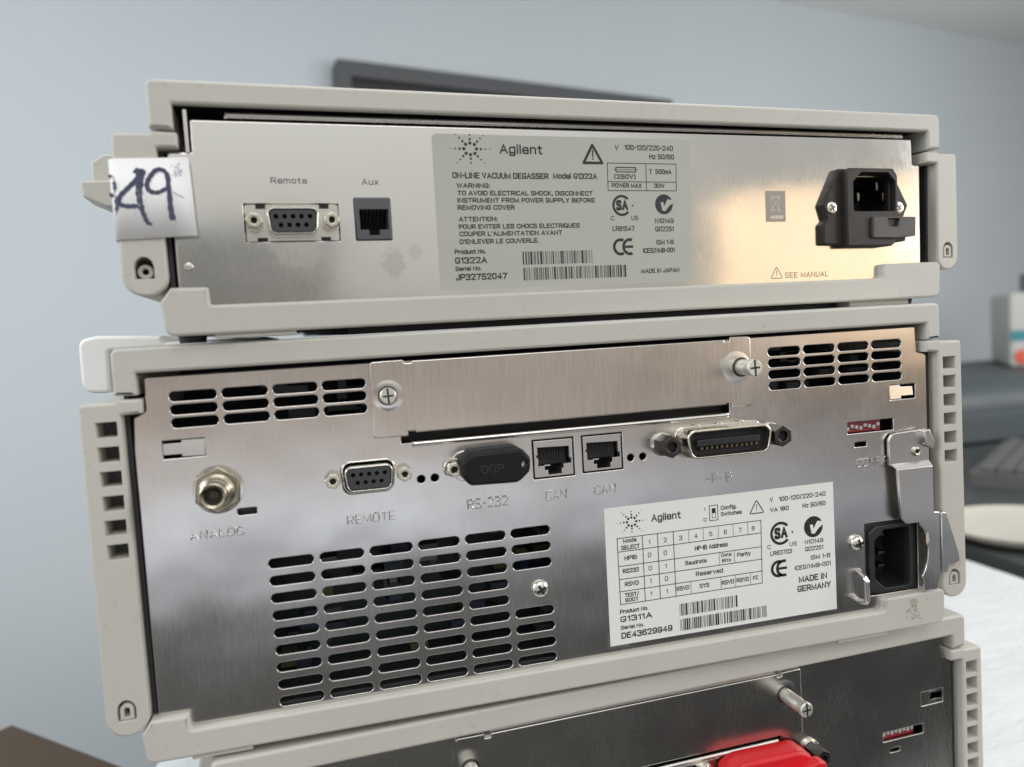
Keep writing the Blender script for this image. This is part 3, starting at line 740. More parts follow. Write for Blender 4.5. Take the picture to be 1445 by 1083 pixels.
# rating label
dl = MB().prism(rounded([(-70.6, 10.8), (33.6, 11.1), (35.1, 67.3), (-70.6, 66.9)], 2.0), [], -.12, 0, 0).build('rating_label', M['label_deg'], deg)
mb = MB(); Y = -.16
spark_logo(mb, -56.5, 61.8, Y)
mb.text('Agilent', -45.3, -28.5, 60.3, 3.5, Y, .022)
warn_triangle(mb, -7.9, 57.0, 9.6, 8.3, 1.05, Y)
DEG_T = [('V', 1.6, 3.2, 62.5, 2.0, .01), ('100-120/220-240', 5.8, 27.2, 62.7, 2.0, .012), ('Hz 50/60', 16.4, 27.5, 59.35, 2.0, .012),
         ('(250V)', .8, 10.1, 51.6, 1.8, .02), ('T  500mA', 16.1, 26.1, 53.6, 1.9, .008), ('POWER MAX', -.4, 12.6, 48.2, 1.75, .016), ('30W', 18.1, 22.8, 48.2, 1.75, .014),
         ('ON-LINE VACUUM DEGASSER', -63.8, -26.5, 51.2, 2.2, .018), ('Model G1322A', -24.7, -6.5, 51.4, 2.15, .018),
         ('WARNING:', -62.4, -49.9, 47.8, 1.75, .02), ('TO AVOID ELECTRICAL SHOCK, DISCONNECT', -62.3, -8.6, 45.1, 1.75, .02), ('INSTRUMENT FROM POWER SUPPLY BEFORE', -62.4, -7.8, 42.5, 1.75, .02), ('REMOVING COVER', -62.5, -40.6, 39.9, 1.75, .02),
         ('ATTENTION:', -62.3, -47.7, 35.7, 1.75, .02), ('POUR EVITER LES CHOCS ELECTRIQUES', -62.5, -14.7, 33.0, 1.75, .02), ("COUPER L'ALIMENTATION AVANT", -62.4, -22.0, 30.4, 1.75, .02), ("D'ENLEVER LE COUVERLE.", -62.5, -31.8, 27.6, 1.75, .02),
         ('Product No.', -64.6, -52.9, 24.0, 1.7, .02), ('G1322A', -64.7, -52.5, 20.5, 2.35, .016), ('Serial No.', -64.7, -54.9, 17.9, 1.6, .02), ('JP32752047', -64.7, -45.0, 14.45, 2.35, .016),
         ('C', -1.4, .1, 35.7, 1.7, 0), ('US', 7.5, 10.5, 35.7, 1.7, 0), ('LR81547', -.8, 8.7, 31.5, 1.95, .006), ('N10149', 17.9, 26.3, 34.35, 1.95, .006), ('Q02251', 17.9, 26.2, 31.15, 1.95, .006),
         ('ISM 1-B', 18.2, 26.0, 26.0, 1.85, .01), ('ICES/NMB-001', 12.1, 26.3, 22.75, 1.95, .01), ('MADE IN JAPAN', 11.0, 28.1, 14.85, 1.75, .012)]
for (s, x0, x1, z, c, bo) in DEG_T: mb.text(s, x0, x1, z, c, Y, bo + .016)
table_lines(mb, [((-1.9, 57.6), (28.3, 57.6)), ((-2.0, 47.1), (28.0, 47.1)), ((-1.9, 57.6), (-2.0, 47.1)), ((28.3, 57.6), (28.0, 47.1)), ((14.8, 57.6), (14.7, 47.1)), ((-1.9, 50.5), (28.1, 50.5))], .28, Y)
mb.fill(rect(1.5, 10.4, 54.1, 56.2), [rect(1.9, 10.0, 54.5, 55.8)], Y); mb.line((.7, 55.15), (11.2, 55.15), .2, Y - .01)
barcode(mb, -38.5, -9.8, 19.5, 24.4, Y, 11); barcode(mb, -38.5, 4.6, 13.7, 18.4, Y, 12)
csa_mark(mb, 3.6, 41.4, 4.1, Y); ctick(mb, 22.2, 41.8, 3.95, Y); ce_mark(mb, -1.0, 8.8, 25.4, 6.7, Y)
mb.build('printing', [M['ink'], M['label_deg'], M['ink_grey']], dl, 38, False, False)
# printing on the sheet itself
mb = MB(); Y = -.04
mb.text('Remote', -126.6, -114.8, 48.9, 2.1, Y, .012); mb.build('printed_name', [M['ink_soft']], deg, 38, False, False)
mb = MB(); mb.text('Aux', -96.3, -90.5, 48.7, 2.2, Y, .008); mb.build('printed_name', [M['ink_soft']], deg, 38, False, False)
mb = MB()
warn_triangle(mb, 75.0, 10.7, 6.4, 5.4, .32, Y, False); mb.text('SEE MANUAL', 79.3, 101.8, 10.8, 2.3, Y, .004)
mb.build('printed_notice', [M['ink_soft']], deg, 38, False, False)
# crossed-out bin label
wl = MB().prism(rect(70.3, 80.2, 34.5, 47.3, .3), [], -.1, 0, 0).build('bin_symbol_label', M['weee'], deg)
mb = MB(); Y = -.14
cx, cz = 75.2, 42.0
for a, b2 in (((cx - 2.0, cz + 2.3), (cx - 1.5, cz - 2.4)), ((cx + 2.0, cz + 2.3), (cx + 1.5, cz - 2.4)), ((cx - 1.5, cz - 2.4), (cx + 1.5, cz - 2.4)), ((cx - 2.3, cz + 2.4), (cx + 2.3, cz + 2.4)), ((cx - 1.7, cz + 3.0), (cx + 1.7, cz + 3.0)), ((cx - 2.7, cz - 3.2), (cx + 2.5, cz + 3.3)), ((cx - 2.5, cz + 3.3), (cx + 2.7, cz - 3.2))):
    mb.line(a, b2, .26, Y); Y -= .002
mb.arc(cx - 1.3, cz - 2.9, .35, .6, 0, 360, Y, 12); mb.arc(cx + 1.4, cz - 2.9, .35, .6, 0, 360, Y - .01, 12)
mb.poly([(72.4, 35.7), (79.0, 35.6), (79.0, 37.2), (72.4, 37.1)], Y)
mb.build('printing', [M['weee_line']], wl, 38, False, False)
# left-hand catch of the side wall
MB().prism(rounded([(-191.0, 60.0), (-173.5, 52.0), (-173.5, 70.5), (-186.0, 71.0), (-190.6, 68.0)], 1.0, 3), [], 58, 75, .8).prism(rounded([(-194.0, 59.6), (-193.4, 53.8), (-186.0, 50.2), (-173.5, 49.0), (-173.5, 60.4)], 1.0, 3), [], 52, 70, .8).build('side_catch', M['beige_side'], deg)
MB().box(-104, 117, 9, 380, -3.0, -.5, .3).build('dark_gap_filler', M['dark'], deg)  # added dark filler, keeps the gap below the unit dark
MB().box(114, 147, 1, 60, -2.9, -.5, .3).build('foot_rail', M['beige'], deg)
for sx in (-155.6, 150.0):
    for sy in (8.0, 380.0): 
        f_ = MB(); f_.add([], [])
        n = 24; ring0 = [(sx + 4.6 * math.cos(2 * math.pi * k / n), sy + 4.6 * math.sin(2 * math.pi * k / n), -.4) for k in range(n)]
        ring1 = [(sx + 4.2 * math.cos(2 * math.pi * k / n), sy + 4.2 * math.sin(2 * math.pi * k / n), -3.0) for k in range(n)]
        f_.add(ring0 + ring1, [(k, (k + 1) % n, n + (k + 1) % n, n + k) for k in range(n)] + [tuple(range(n)), tuple(range(n, 2 * n))]).build('rubber_foot', M['rubber'], deg)
MB().box(-148, -122, -1.5, 20, -2.0, -.5, .3).build('foot_rail', M['beige'], deg)

# paper label wrapped round the left edge of the degasser
pl = thing('paper_label', 'white paper sticker with 49 handwritten in blue-black marker, wrapped round a corner', 'label', (14.56, 6.33, 41.36), (R(0.8), 0.0, R(4.17)))
mb = MB()
path = [(-174.75, 20.0, 0), (-174.8, 6.0, 0), (-174.75, .5, 0), (-174.5, -1.6, 0), (-173.9, -2.7, 0), (-172.8, -3.25, 0), (-170.5, -3.35, 0), (-163, -3.4, 0), (-157.5, -3.6, 0), (-151.2, -3.9, 0)]
top = [(p[0], p[1], 55.6 + (p[0] + 172.5) * .03) for p in path]; bot = [(p[0] + (.0 if p[0] < -172 else (p[0] + 172) * .035), p[1], 30.5 + (p[0] + 174) * .045) for p in path]
n = len(path)
mb.add(top + bot, [(i, i + 1, n + i + 1, n + i) for i in range(n - 1)])
po = mb.build('sheet', M['paper'], pl, 60)
sol = po.modifiers.new('thickness', 'SOLIDIFY'); sol.thickness = .00018; sol.offset = 1.0
def surf_y(x):
    for a, c in zip(path, path[1:]):
        if a[0] <= x <= c[0] and c[0] > a[0]: return a[1] + (c[1] - a[1]) * (x - a[0]) / (c[0] - a[0])
    return -3.4
def pen(mb, pts, ws):
    q = []
    for i in range(len(pts) - 1):          # smooth the stroke
        p0, p1, p2, p3 = pts[max(i - 1, 0)], pts[i], pts[i + 1], pts[min(i + 2, len(pts) - 1)]
        for k in range(6):
            t = k / 6
            q.append(tuple(.5 * (2 * p1[d] + (p2[d] - p0[d]) * t + (2 * p0[d] - 5 * p1[d] + 4 * p2[d] - p3[d]) * t * t + (3 * p1[d] - p0[d] - 3 * p2[d] + p3[d]) * t ** 3) for d in (0, 1)) + ((ws[i] * (1 - t) + ws[i + 1] * t),))
    q.append((*pts[-1], ws[-1]))
    vs = []; fs = []; m = len(q)
    for i, (x, z, w) in enumerate(q):
        a = q[max(i - 1, 0)]; c = q[min(i + 1, m - 1)]
        d = Vector((c[0] - a[0], c[1] - a[1])); d.normalize(); w *= .72 * (1 + .14 * math.sin(i * 1.7))
        for s in (-1, 1):
            xx, zz2 = x - s * d.y * w, z + s * d.x * w
            vs.append((xx, surf_y(xx) - .28 - .004 * pen.k, zz2))
    for i in range(m - 1): fs.append((2 * i, 2 * i + 1, 2 * i + 3, 2 * i + 2))
    pen.k += 1
    mb.add(vs, fs)
pen.k = 0
mb = MB()
pen(mb, [(-165.6, 50.5), (-167.4, 48.6), (-169.6, 46.4), (-172.0, 43.9), (-172.3, 41.7), (-170.2, 40.9), (-167.6, 40.9), (-165.3, 40.6)], [.9, 1.0, 1.0, 1.0, .9, 1.0, 1.0, .8])
pen(mb, [(-165.6, 52.6), (-165.9, 49.2), (-166.5, 45.0), (-166.3, 41.0), (-165.5, 37.8), (-164.7, 35.7), (-163.5, 35.2)], [1.5, 1.6, 1.3, 1.0, .9, .9, .5])
pen(mb, [(-167.2, 52.2), (-165.4, 51.0), (-164.4, 52.2)], [1.2, 1.5, .8])
pen(mb, [(-158.0, 46.4), (-157.6, 49.8), (-158.8, 52.0), (-160.8, 52.2), (-162.8, 50.2), (-164.0, 47.6), (-163.3, 45.6), (-160.9, 45.2), (-158.2, 46.6)], [.6, .9, .9, 1.0, 1.0, 1.0, 1.0, .9, .8])
pen(mb, [(-158.0, 51.0), (-157.7, 45.4), (-157.7, 40.2), (-157.3, 36.4)], [.8, 1.0, 1.1, 1.3])
pen(mb, [(-174.45, 50.6), (-173.5, 48.6), (-173.3, 46.6), (-174.4, 44.6), (-173.4, 43.2), (-173.1, 40.6), (-174.3, 38.4)], [.7, .8, .8, .8, .8, .8, .8])
mb.build('handwriting', M['pen'], pl, 38, False, False)
mb = MB()
random.seed(3)
for k in range(26):
    x = random.uniform(-156.8, -153.4); z = random.uniform(50.0, 54.0)
    mb.poly([(x, z), (x + random.uniform(.2, .9), z + random.uniform(-.2, .3)), (x + random.uniform(.2, .8), z + random.uniform(.3, .9))], surf_y(x) - .31 - .003 * k)
for k in range(30):
    x = random.uniform(-169, -164); z = random.uniform(37.5, 46.0)
    mb.poly([(x, z), (x + random.uniform(.1, .4), z + random.uniform(-.2, .2)), (x + random.uniform(.1, .4), z + random.uniform(.3, .8))], surf_y(x) - .31 - .003 * k)
mb.line((-156.6, 45.4), (-153.6, 43.6), .35, surf_y(-155) - .4)
mb.build('pen_smear', M['pen_faint'], pl, 38, False, False)

# ================================================================== 2. the pump in the middle
ZB = -102.4
pump = thing('pump_module', 'beige and steel instrument in the middle of the stack with slotted vents', 'lab instrument', (-3.9, 0, 0))
covers(pump, 38.0, 162.0, 22.6, 29.5, -148.0, 131.0, -87.4, -92.9, ZB)
vent_l = [rect(-168.2, -161.8, 11.7 - 8.1 * k - 2.5, 11.7 - 8.1 * k + 2.5) for k in range(6)]
vl = [[(-p[0], p[1]) for p in h] for h in vent_l]
side_panel(pump, -1, 173.7, 160.3, 20.4, -91.6, vl)
side_panel(pump, 1, 173.7, 160.6, 21.4, -91.9, [rect(163.2, 169.6, 12.0 - 8.15 * k - 2.6, 12.0 - 8.15 * k + 2.6) for k in range(6)])
chassis(pump, -92.0, 31.9)
sheet = [(-158.0, -93.0), (157.2, -93.0), (157.0, 16.2, 1.5), (152.2, 17.4, .5), (151.6, 28.3, .8), (-153.0, 27.9, .8), (-153.3, 16.6, .8), (-157.2, 14.6, .5), (-157.9, 3.5, .5)]
holes = []
for r in range(3):
    for c in range(4): holes.append(slot(-138.4 + 16.57 * c, 20.9 - 4.48 * r, 15.0, 3.35))
for r in range(4):
    for c in range(4): holes.append(slot(87.7 + 16.44 * c, 21.76 - 4.64 * r, 15.0, 3.45))
G0 = (-111.1, -38.9)
for r in range(9):
    for c in range(6):
        if c == 5 and r in (3, 4): continue
        holes.append(slot(G0[0] + 17.45 * c, -39.9 - 6.21 * r - .0, 15.3, 3.5))
round_h = [circle(x, -15.6, 1.45, 18) for x in (-63.7, -58.7, 18.3, 23.4)]
sq_h = [rect(-149.3, -136.0, .1, 6.25, .2), rect(138.3, 151.1, -2.4, 3.9, .2), rect(-127.4, -121.1, -21.6, -19.3, .6), rect(120.1, 126.0, -21.1, -19.05, .4), rect(116.8, 139.6, -15.2, -10.3, .3),
        rect(-70.0, 61.9, -1.9, 4.5), rect(-21.3, -4.8, -20.2, -5.2, .3), rect(-1.6, 15.1, -19.8, -5.2, .3), rect(123.9, 150.6, -86.4, -54.8, .4), dshape(-82.7, -12.6, 19.0, 17.2, 11.6, 3.0), rect(42.0, 71.0, -16.5, -7.0, 1)]
mbp = MB()
allh = holes + round_h + sq_h
# thin sheet with softly pressed hole rims
outer = ccw(rounded(sheet, .4))
rim = [.25] * len(holes) + [.3] * len(round_h) + [.3] * len(sq_h)
mbp.fill(offset(outer, .3), [offset(ccw(h), -rim[i]) for i, h in enumerate(allh)], 0)
mbp.strip(offset(outer, .3), 0, outer, .3, True); mbp.strip(outer, .3, outer, 1.2, True)
for i, h in enumerate(allh):
    h = ccw(h); b0 = rim[i]; prev = offset(h, -b0); py = 0.0
    for k in range(1, 4):
        th = math.pi / 2 * k / 3; cur = h if k == 3 else offset(h, -b0 * (1 - math.sin(th))); cy = b0 * (1 - math.cos(th))
        mbp.strip(prev, py, cur, cy, False); prev, py = cur, cy
    mbp.strip(h, b0, h, 1.3, False)
mbp.build('rear_panel', M['steel_brush'], pump, 38)
# sheet continues down behind the tray with a dull fold
MB().prism(rounded([(-158.5, -95.8), (160, -95.8), (160, -93.2), (-158.5, -93.2)], .3), [], .6, 3, 0).build('panel_fold', M['inner_metal'], pump)
# what shows through the vents
random.seed(21)
MB().box(-150, 10, 34, 36, -92, -25).build('circuit_board', M['board'], pump)
mb = MB()
for k in range(60):
    x = random.uniform(-120, -12); z = random.uniform(-92, -34); w = random.uniform(1.5, 9); h = random.uniform(1.5, 7); d = random.uniform(4, 14)
    mb.mat(random.choice((0, 0, 1, 2, 3))); mb.box(x, x + w, 34 - d, 34, z, z + h, .2)
mb.build('board_components', [M['chip'], M['amber'], M['inner_metal'], M['jack']], pump)
for k in range(26):
    x = random.uniform(82, 150) if k % 2 else random.uniform(-148, -70); z = random.uniform(2, 24)
    mb = MB().box(x, x + random.uniform(3, 16), 30, 36, z, z + random.uniform(2, 5), .2)
    mb.build('inner_fin', M['jack'], pump)
# knocked-in tabs of the sheet
MB().prism([(-143.5, .5), (-136.1, .3), (-136.1, 6.0), (-143.5, 6.1), (-143.5, 5.2), (-149.2, 5.2), (-149.2, 1.4), (-143.5, 1.4)], [], .5, 1.2, .1).lean(3.2, .15).build('pressed_tab', M['steel_small'], pump)
MB().prism([(138.4, -2.2), (144.0, -2.1), (144.0, -1.0), (150.2, -1.0), (150.2, 2.7), (144.0, 2.8), (144.0, 3.8), (138.4, 3.8)], [], .4, 1.1, .1).lean(.8, .13).build('pressed_tab', M['steel_small'], pump)
# blanking plate with two captive screws
plate = rounded([(-79.8, .8, 1.2), (-67.2, .8, .4), (-67.2, 2.4, .2), (-64.6, 2.4, .2), (-64.6, 1.8, .2), (60.0, 1.9, .2), (60.0, 2.6, .2), (62.3, 2.6, .2), (62.3, .7, .4), (71.8, .7, 1.4), (71.8, 28.9, 1.6), (62.5, 29.1, .4), (62.3, 27.4, .2), (60.2, 27.3, .2), (60.2, 28.1, .2), (-64.6, 27.9, .2), (-64.6, 27.2, .2), (-67.0, 27.2, .2), (-67.6, 28.5, .2), (-79.4, 28.3, 1.2)], .3, 4)
bp = MB().prism(plate, [], -1.3, -.05, .45).build('blanking_plate', M['steel_plate'], pump)
MB().prism(rect(-66.5, 61.2, -3.5, -1.3, .3), [], -1.1, 3.0, 1.0).build('slot_lip', M['steel_plate'], bp)
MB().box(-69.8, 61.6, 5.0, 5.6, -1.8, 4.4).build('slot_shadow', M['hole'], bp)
for bx, bz, br in ((-73.6, 15.9, 5.7), (65.0, 16.7, 6.6)):
    MB().lathe(bx, bz, [(br, -1.29), (br * .93, -1.33), (br * .82, -1.42), (br * .7, -1.48), (br * .5, -1.5), (0, -1.5)], 40).build('pressed_boss', M['steel_plate'], bp)
flat_screw_post(-73.8, 15.9, -1.3, -4.4, 2.95, bp, 'captive_screw')
flat_screw_post(67.0, 16.6, -1.3, -11.6, 3.35, bp, 'captive_screw')
# co-axial analogue output
bnc = MB().prism(hexagon(-132.9, -11.8, 14.2, .45), [], -2.4, 0, .5).build('coaxial_connector', M['brass'], pump)
MB().lathe(-132.9, -11.8, [(8.3, -.02), (8.3, -.7), (7.2, -.8)], 36).build('washer', M['shell'], bnc)
prof = [(3.1, -12.6), (3.9, -13.0), (4.35, -12.7), (4.35, -8.5), (4.75, -8.2), (4.75, -7.4), (4.4, -7.1), (4.75, -6.7), (4.75, -5.9), (4.4, -5.6), (4.8, -5.2), (5.9, -4.6), (5.9, -2.3)]
MB().lathe(-132.9, -11.8, prof, 36).build('barrel', M['brass'], bnc)
MB().tube([(-137.4, -9.8, -11.8), (-128.4, -9.8, -11.8)], .8, 10).build('bayonet_lug', M['nickel'], bnc) if False else None
MB().lathe(-132.9, -11.8, [(0, -9.5), (1.3, -9.5), (1.3, -7.5), (3.15, -7.5), (3.15, -12.6)], 28).build('dielectric', M['diel'], bnc)
MB().lathe(-132.9, -11.8, [(0, -10.6), (.45, -10.5), (.5, -9.4)], 14).build('centre_pin', M['gold'], bnc)
# remote socket
dr = dsub_female(-82.35, -12.4, .2, pump, False, True, jy=-4.9)
# RS-232 socket hidden under its dust cap; one bolt still shows
rs = MB().prism(dshape(-39.6, -12.2, 27, 25, 11.4, 5), [], -1.0, 0, .3).build('serial_socket', M['shell'], pump)
MB().lathe(-51.9, -12.4, [(3.7, -.05), (3.7, -1.2), (3.2, -1.6)], 28).build('washer', M['shell'], rs)
jackscrew(-52.1, -12.4, 0, -5.6, 4.9, rs, 'nickel', .2, .5)
# network style sockets
def rj45(x0, x1, z0, z1):
    mg = .55
    c = [(x0 + 2.0, z0 + 4.8), (x0 + 4.6, z0 + 4.8), (x0 + 4.6, z0 + 3.1), (x0 + 5.8, z0 + 3.1), (x0 + 5.8, z0 + 1.3), (x1 - 5.2, z0 + 1.3), (x1 - 5.2, z0 + 3.3), (x1 - 4.4, z0 + 3.3), (x1 - 4.4, z0 + 5.0), (x1 - 1.2, z0 + 5.0), (x1 - 1.2, z0 + 7.0), (x1 - 2.0, z0 + 7.0), (x1 - 2.0, z1 - 3.4), (x0 + 2.0, z1 - 3.0), (x0 + 2.0, z0 + 9), (x0 + 1.5, z0 + 9), (x0 + 1.5, z0 + 8), (x0 + 2.0, z0 + 8)]
    o = MB().prism(rect(x0 + mg, x1 - mg, z0 + mg, z1 - mg, .2), [c], .1, 12, .15, .1, back=True, hole_depth=12.5).build('network_socket', M['steel_small'], pump)
    MB().box(x0 + 1.2, x1 - 1.0, 9.5, 10, z0 + 1.0, z1 - 2.6).build('cavity', M['hole'], o)
    MB().prism([(x0 + 2.6, z0 + 5.0), (x1 - 2.6, z0 + 5.0), (x1 - 2.6, z1 - 3.6), (x0 + 2.6, z1 - 3.4)], [], 2.6, 9.6, .1).build('black_liner', M['hole'], o)
    mbc = MB()
    for k in range(8): mbc.tube([(x0 + 4.2 + 1.05 * k, 2.2, z1 - 3.6), (x0 + 4.2 + 1.05 * k, 2.3, z0 + 7.0)], .17, 6)
    mbc.build('contacts', M['dark'], o)
    MB().box(x0 + 4.7, x0 + 7.0, 1.0, 2.0, z0 + 4.6, z0 + 5.0).build('spring_tongue', M['shell'], o)
rj45(-21.3, -4.8, -20.2, -5.2); rj45(-1.6, 15.1, -19.8, -5.2)
# parallel bus socket
hp = MB().prism(dshape(56.4, -11.6, 40.5, 37.0, 12.6, 4.4), [dshape(56.4, -11.6, 38.6, 35.0, 10.8, 3.6)], -1.2, .0, .4, .2).build('bus_socket', M['shell'], pump)
MB().prism(dshape(56.0, -11.5, 37.6, 34.2, 11.6, 3.6), [dshape(56.0, -11.5, 35.6, 32.2, 9.6, 2.8)], -10.2, .2, .6, .3).build('shell', M['nickel'], hp)
MB().prism(dshape(56.0, -11.5, 35.4, 32.0, 9.4, 2.7), [], -6.6, 0, .1).build('insert', M['hole'], hp)
MB().prism(rect(42.4, 69.6, -12.6, -9.9, .4), [], -9.0, -6.6, .3).build('tongue', M['black'], hp)
mbc = MB()
for k in range(12): mbc.box(43.6 + 2.15 * k, 44.7 + 2.15 * k, -9.3, -6.5, -13.9, -12.75, .2)
mbc.build('contacts', M['gold'], hp)
mbc = MB()
for xx in (45.5, 55.3, 65.2): mbc.box(xx, xx + 1.9, -1.9, -.3, -6.0, -4.9, .2)
mbc.build('crimp_tab', M['shell'], hp)
for sx in (31.6, 79.6):
    MB().lathe(sx, -11.5, [(4.6, -.02), (4.6, -.8), (3.6, -1.1)], 30).build('washer', M['shell'], hp)
    jackscrew(sx, -11.5, -.8, -9.6, 7.4, hp, 'bolt', .5, .55)
# configuration switches behind their window
dp = MB().box(116.0, 134.6, 2.0, 8, -15.0, -10.6, .2).build('switch_bank', M['dip'], pump)
mbc = MB()
for k in range(8):
    up = (k * 5) % 3
    mbc.box(117.2 + 2.15 * k, 118.4 + 2.15 * k, .9, 2.2, -14.0 + .5 * up, -12.6 + .5 * up, .2)
mbc.build('levers', M['lever'], dp)
MB().box(119, 127, 4, 6, -22.5, -18).build('indicator', M['board'], pump)
MB().box(-128, -120.5, 4, 6, -22.5, -18.5).build('indicator', M['jack'], pump)
# stamped lettering
def stamp(s, x0, x1, z, cap):
    st, width = strokes(s); mb = MB()
    sx = (x1 - x0) / width; sz = cap / 6
    for k, p in enumerate(st):
        mb.tube([(x0 + a[0] * sx, -.05 - .004 * (k % 4), z + a[1] * sz) for a in p], .30, 8)
    for i, v in enumerate(mb.v): mb.v[i] = (v[0], v[1] * .75, v[2])
    mb.build('stamped_lettering', M['stamp'], pump, 60)
for s, x0, x1, z, cap in (('ANALOG', -143.0, -126.0, -28.2, 2.7), ('REMOTE', -90.8, -74.2, -29.0, 3.0), ('RS-232', -47.2, -32.0, -28.6, 3.4), ('CAN', -16.9, -8.8, -28.5, 3.4), ('CAN', 2.7, 11.2, -28.4, 3.4), ('HP-IB', 49.8, 61.4, -29.2, 3.6), ('CONFIG', 120.9, 136.6, -29.8, 3.4)):
    stamp(s, x0, x1, z, cap)
# screws on the sheet
cross_screw(-21.4, -62.2, 0, 3.3, pump, 'screw', 1.9, 'chrome', .5)
cross_screw(119.2, -62.0, 0, 3.2, pump, 'screw', 2.2, 'chrome', .2)
# wire loop beside the inlet
MB().tube([(119.9, 1, -88.0), (119.9, -1.0, -87.6), (120.0, -4.4, -86.8), (120.0, -5.2, -85.8), (120.0, -5.2, -77.6), (120.0, -4.4, -76.4), (119.9, -1.4, -74.8), (119.9, 1, -74.2)], 1.15, 12).build('cord_loop', M['steel_small'], pump)
# mains inlet, set upright in its cut-out
pi_ = MB().prism(rect(124.3, 150.2, -86.0, -55.2, .5), [rounded([(127.2, -79.2), (132.4, -84.0), (146.0, -84.0, 1.5), (146.0, -57.4, 1.5), (132.4, -57.4), (127.2, -62.2)], .8, 4)], .6, 17.0, .3, .8, back=True).build('power_inlet', M['black'], pump)
MB().prism(rounded([(125.2, -83.6), (128.6, -85.4, 2), (147.6, -85.4, 3), (147.6, -56.0, 3), (128.6, -56.0, 2), (125.2, -58.6)], 1.0, 4), [rounded([(127.6, -79.0), (132.6, -83.6), (145.6, -83.6, 1.5), (145.6, -57.8, 1.5), (132.6, -57.8), (127.6, -62.4)], .8, 4)], -1.2, 3, .6, .3).build('socket_rim', M['black'], pi_)
MB().box(126.5, 147, 15.6, 16.6, -85, -56.5).build('socket_well', M['hole'], pi_)
for pz in (-62.0, -70.2, -76.0):
    MB().box(134.6, 138.0, 5.0, 16, pz - .7, pz + .7, .3).build('prong', M['bolt'], pi_)
# cord-safety lever of bent sheet at the right edge
lv = MB().prism(rounded([(135.4, -30.6), (155.6, -30.4), (155.8, -23.2), (152.4, -16.0), (137.4, -16.6, 2.6), (135.2, -19.4, 2.0)], .6, 4), [], -2.2, -1.0, .3).build('safety_lever', M['steel_plate'], pump)
arcp = [(151.6 - 2.6 + 4.4 * math.cos(R(a)) * 1.0 - 1.6, -68.3 + 11.2 * math.sin(R(a))) for a in range(-80, 81, 10)]
low = [(137.2, -31.6, .8), (138.6, -53.0, 1.0), (141.2, -55.6, 1.4), (147.6, -55.6, .4)] + [(p[0], p[1], 0) for p in reversed(arcp)] + [(149.4, -81.0, .3), (149.6, -86.2, .6), (156.4, -86.2, .6), (158.0, -80.0, .4), (158.2, -52.2, .4), (155.4, -51.8, .4), (155.2, -31.6, .8)]
MB().prism(rounded(low, .5, 4), [], -4.6, -3.4, .35).build('lever_arm', M['steel_plate'], lv)
MB().add([(135.6, -2.2, -29.6), (155.4, -2.2, -29.6), (155.2, -4.6, -32.0), (137.2, -4.6, -32.0)], [(0, 1, 2, 3)]).build('bend', M['steel_plate'], lv)
MB().prism(rounded([(158.4, -52.2), (161.0, -52.6), (168.2, -74.0), (167.8, -75.2), (162.2, -76.6), (161.0, -79.4), (158.6, -79.4)], .8, 4), [], -5.2, -4.0, .35).build('thumb_flap', M['steel_plate'], lv)
MB().add([(161.4, -5.35, -79.6), (162.0, -5.35, -77.4), (165.4, -5.35, -76.4), (167.2, -5.35, -75.0), (166.9, -5.35, -71.4), (168.5, -5.35, -74.4), (167.8, -5.35, -76.6), (163.2, -5.35, -77.8)], [(0, 1, 7), (1, 2, 6, 7), (2, 3, 5, 6), (3, 4, 5)]).add([(150.9, -4.75, -60.6), (152.0, -4.75, -60.4), (152.4, -4.75, -64.2), (151.2, -4.75, -66.2), (150.6, -4.75, -64.0)], [(0, 1, 2, 3, 4)]).build('chipped_patch', M['chip_paint'], lv)
MB().lathe(148.8, -25.2, [(.9, -1.6), (.9, -3.0), (1.4, -3.3), (2.0, -3.0), (2.1, -2.15)], 26).build('eyelet', M['nickel'], lv)
MB().lathe(148.8, -25.2, [(0, -2.3), (1.0, -2.3)], 20).build('eyelet_hole', M['hole'], lv)
MB().prism(rounded([(151.6, -22.4), (155.8, -24.4), (156.6, -22.0), (153.8, -15.6), (150.8, -16.2)], .5, 3), [], -4.8, -2.0, .5).build('lever_hook', M['steel_plate'], lv)
# old sticker residue on the tray
mb = MB(); random.seed(8)
for k in range(46):
    x = 139.5 + random.triangular(0, 9.0, 6.0); z = -99 + random.uniform(0, 9.6); s = random.uniform(.25, .9)
    pts = [(x + s * random.uniform(.5, 1) * math.cos(a), z + s * random.uniform(.4, .9) * math.sin(a)) for a in (0.2, 1.3, 2.4, 3.5, 4.6, 5.6)]
    mb.poly(pts, -3.02 - .002 * k)
mb.build('sticker_residue', M['glue'], pump, 38, False, False)
MB().box(-148.4, -128.6, -1.6, 20, ZB - 1.6, ZB + .3, .3).build('foot_rail', M['beige'], pump)
MB().box(108, 133, -1.6, 20, ZB - 1.5, ZB + .3, .3).build('foot_rail', M['beige'], pump)
for sx in (-143.0, 150.0):
    for sy in (10.0, 380.0):
        n = 24; r0 = [(sx + 4.8 * math.cos(2 * math.pi * k / n), sy + 4.8 * math.sin(2 * math.pi * k / n), ZB + .4) for k in range(n)]; r1 = [(p[0], p[1], ZB - 2.85) for p in r0]
        MB().add(r0 + r1, [(k, (k + 1) % n, n + (k + 1) % n, n + k) for k in range(n)] + [tuple(range(n)), tuple(range(n, 2 * n))]).build('rubber_foot', M['rubber'], pump)
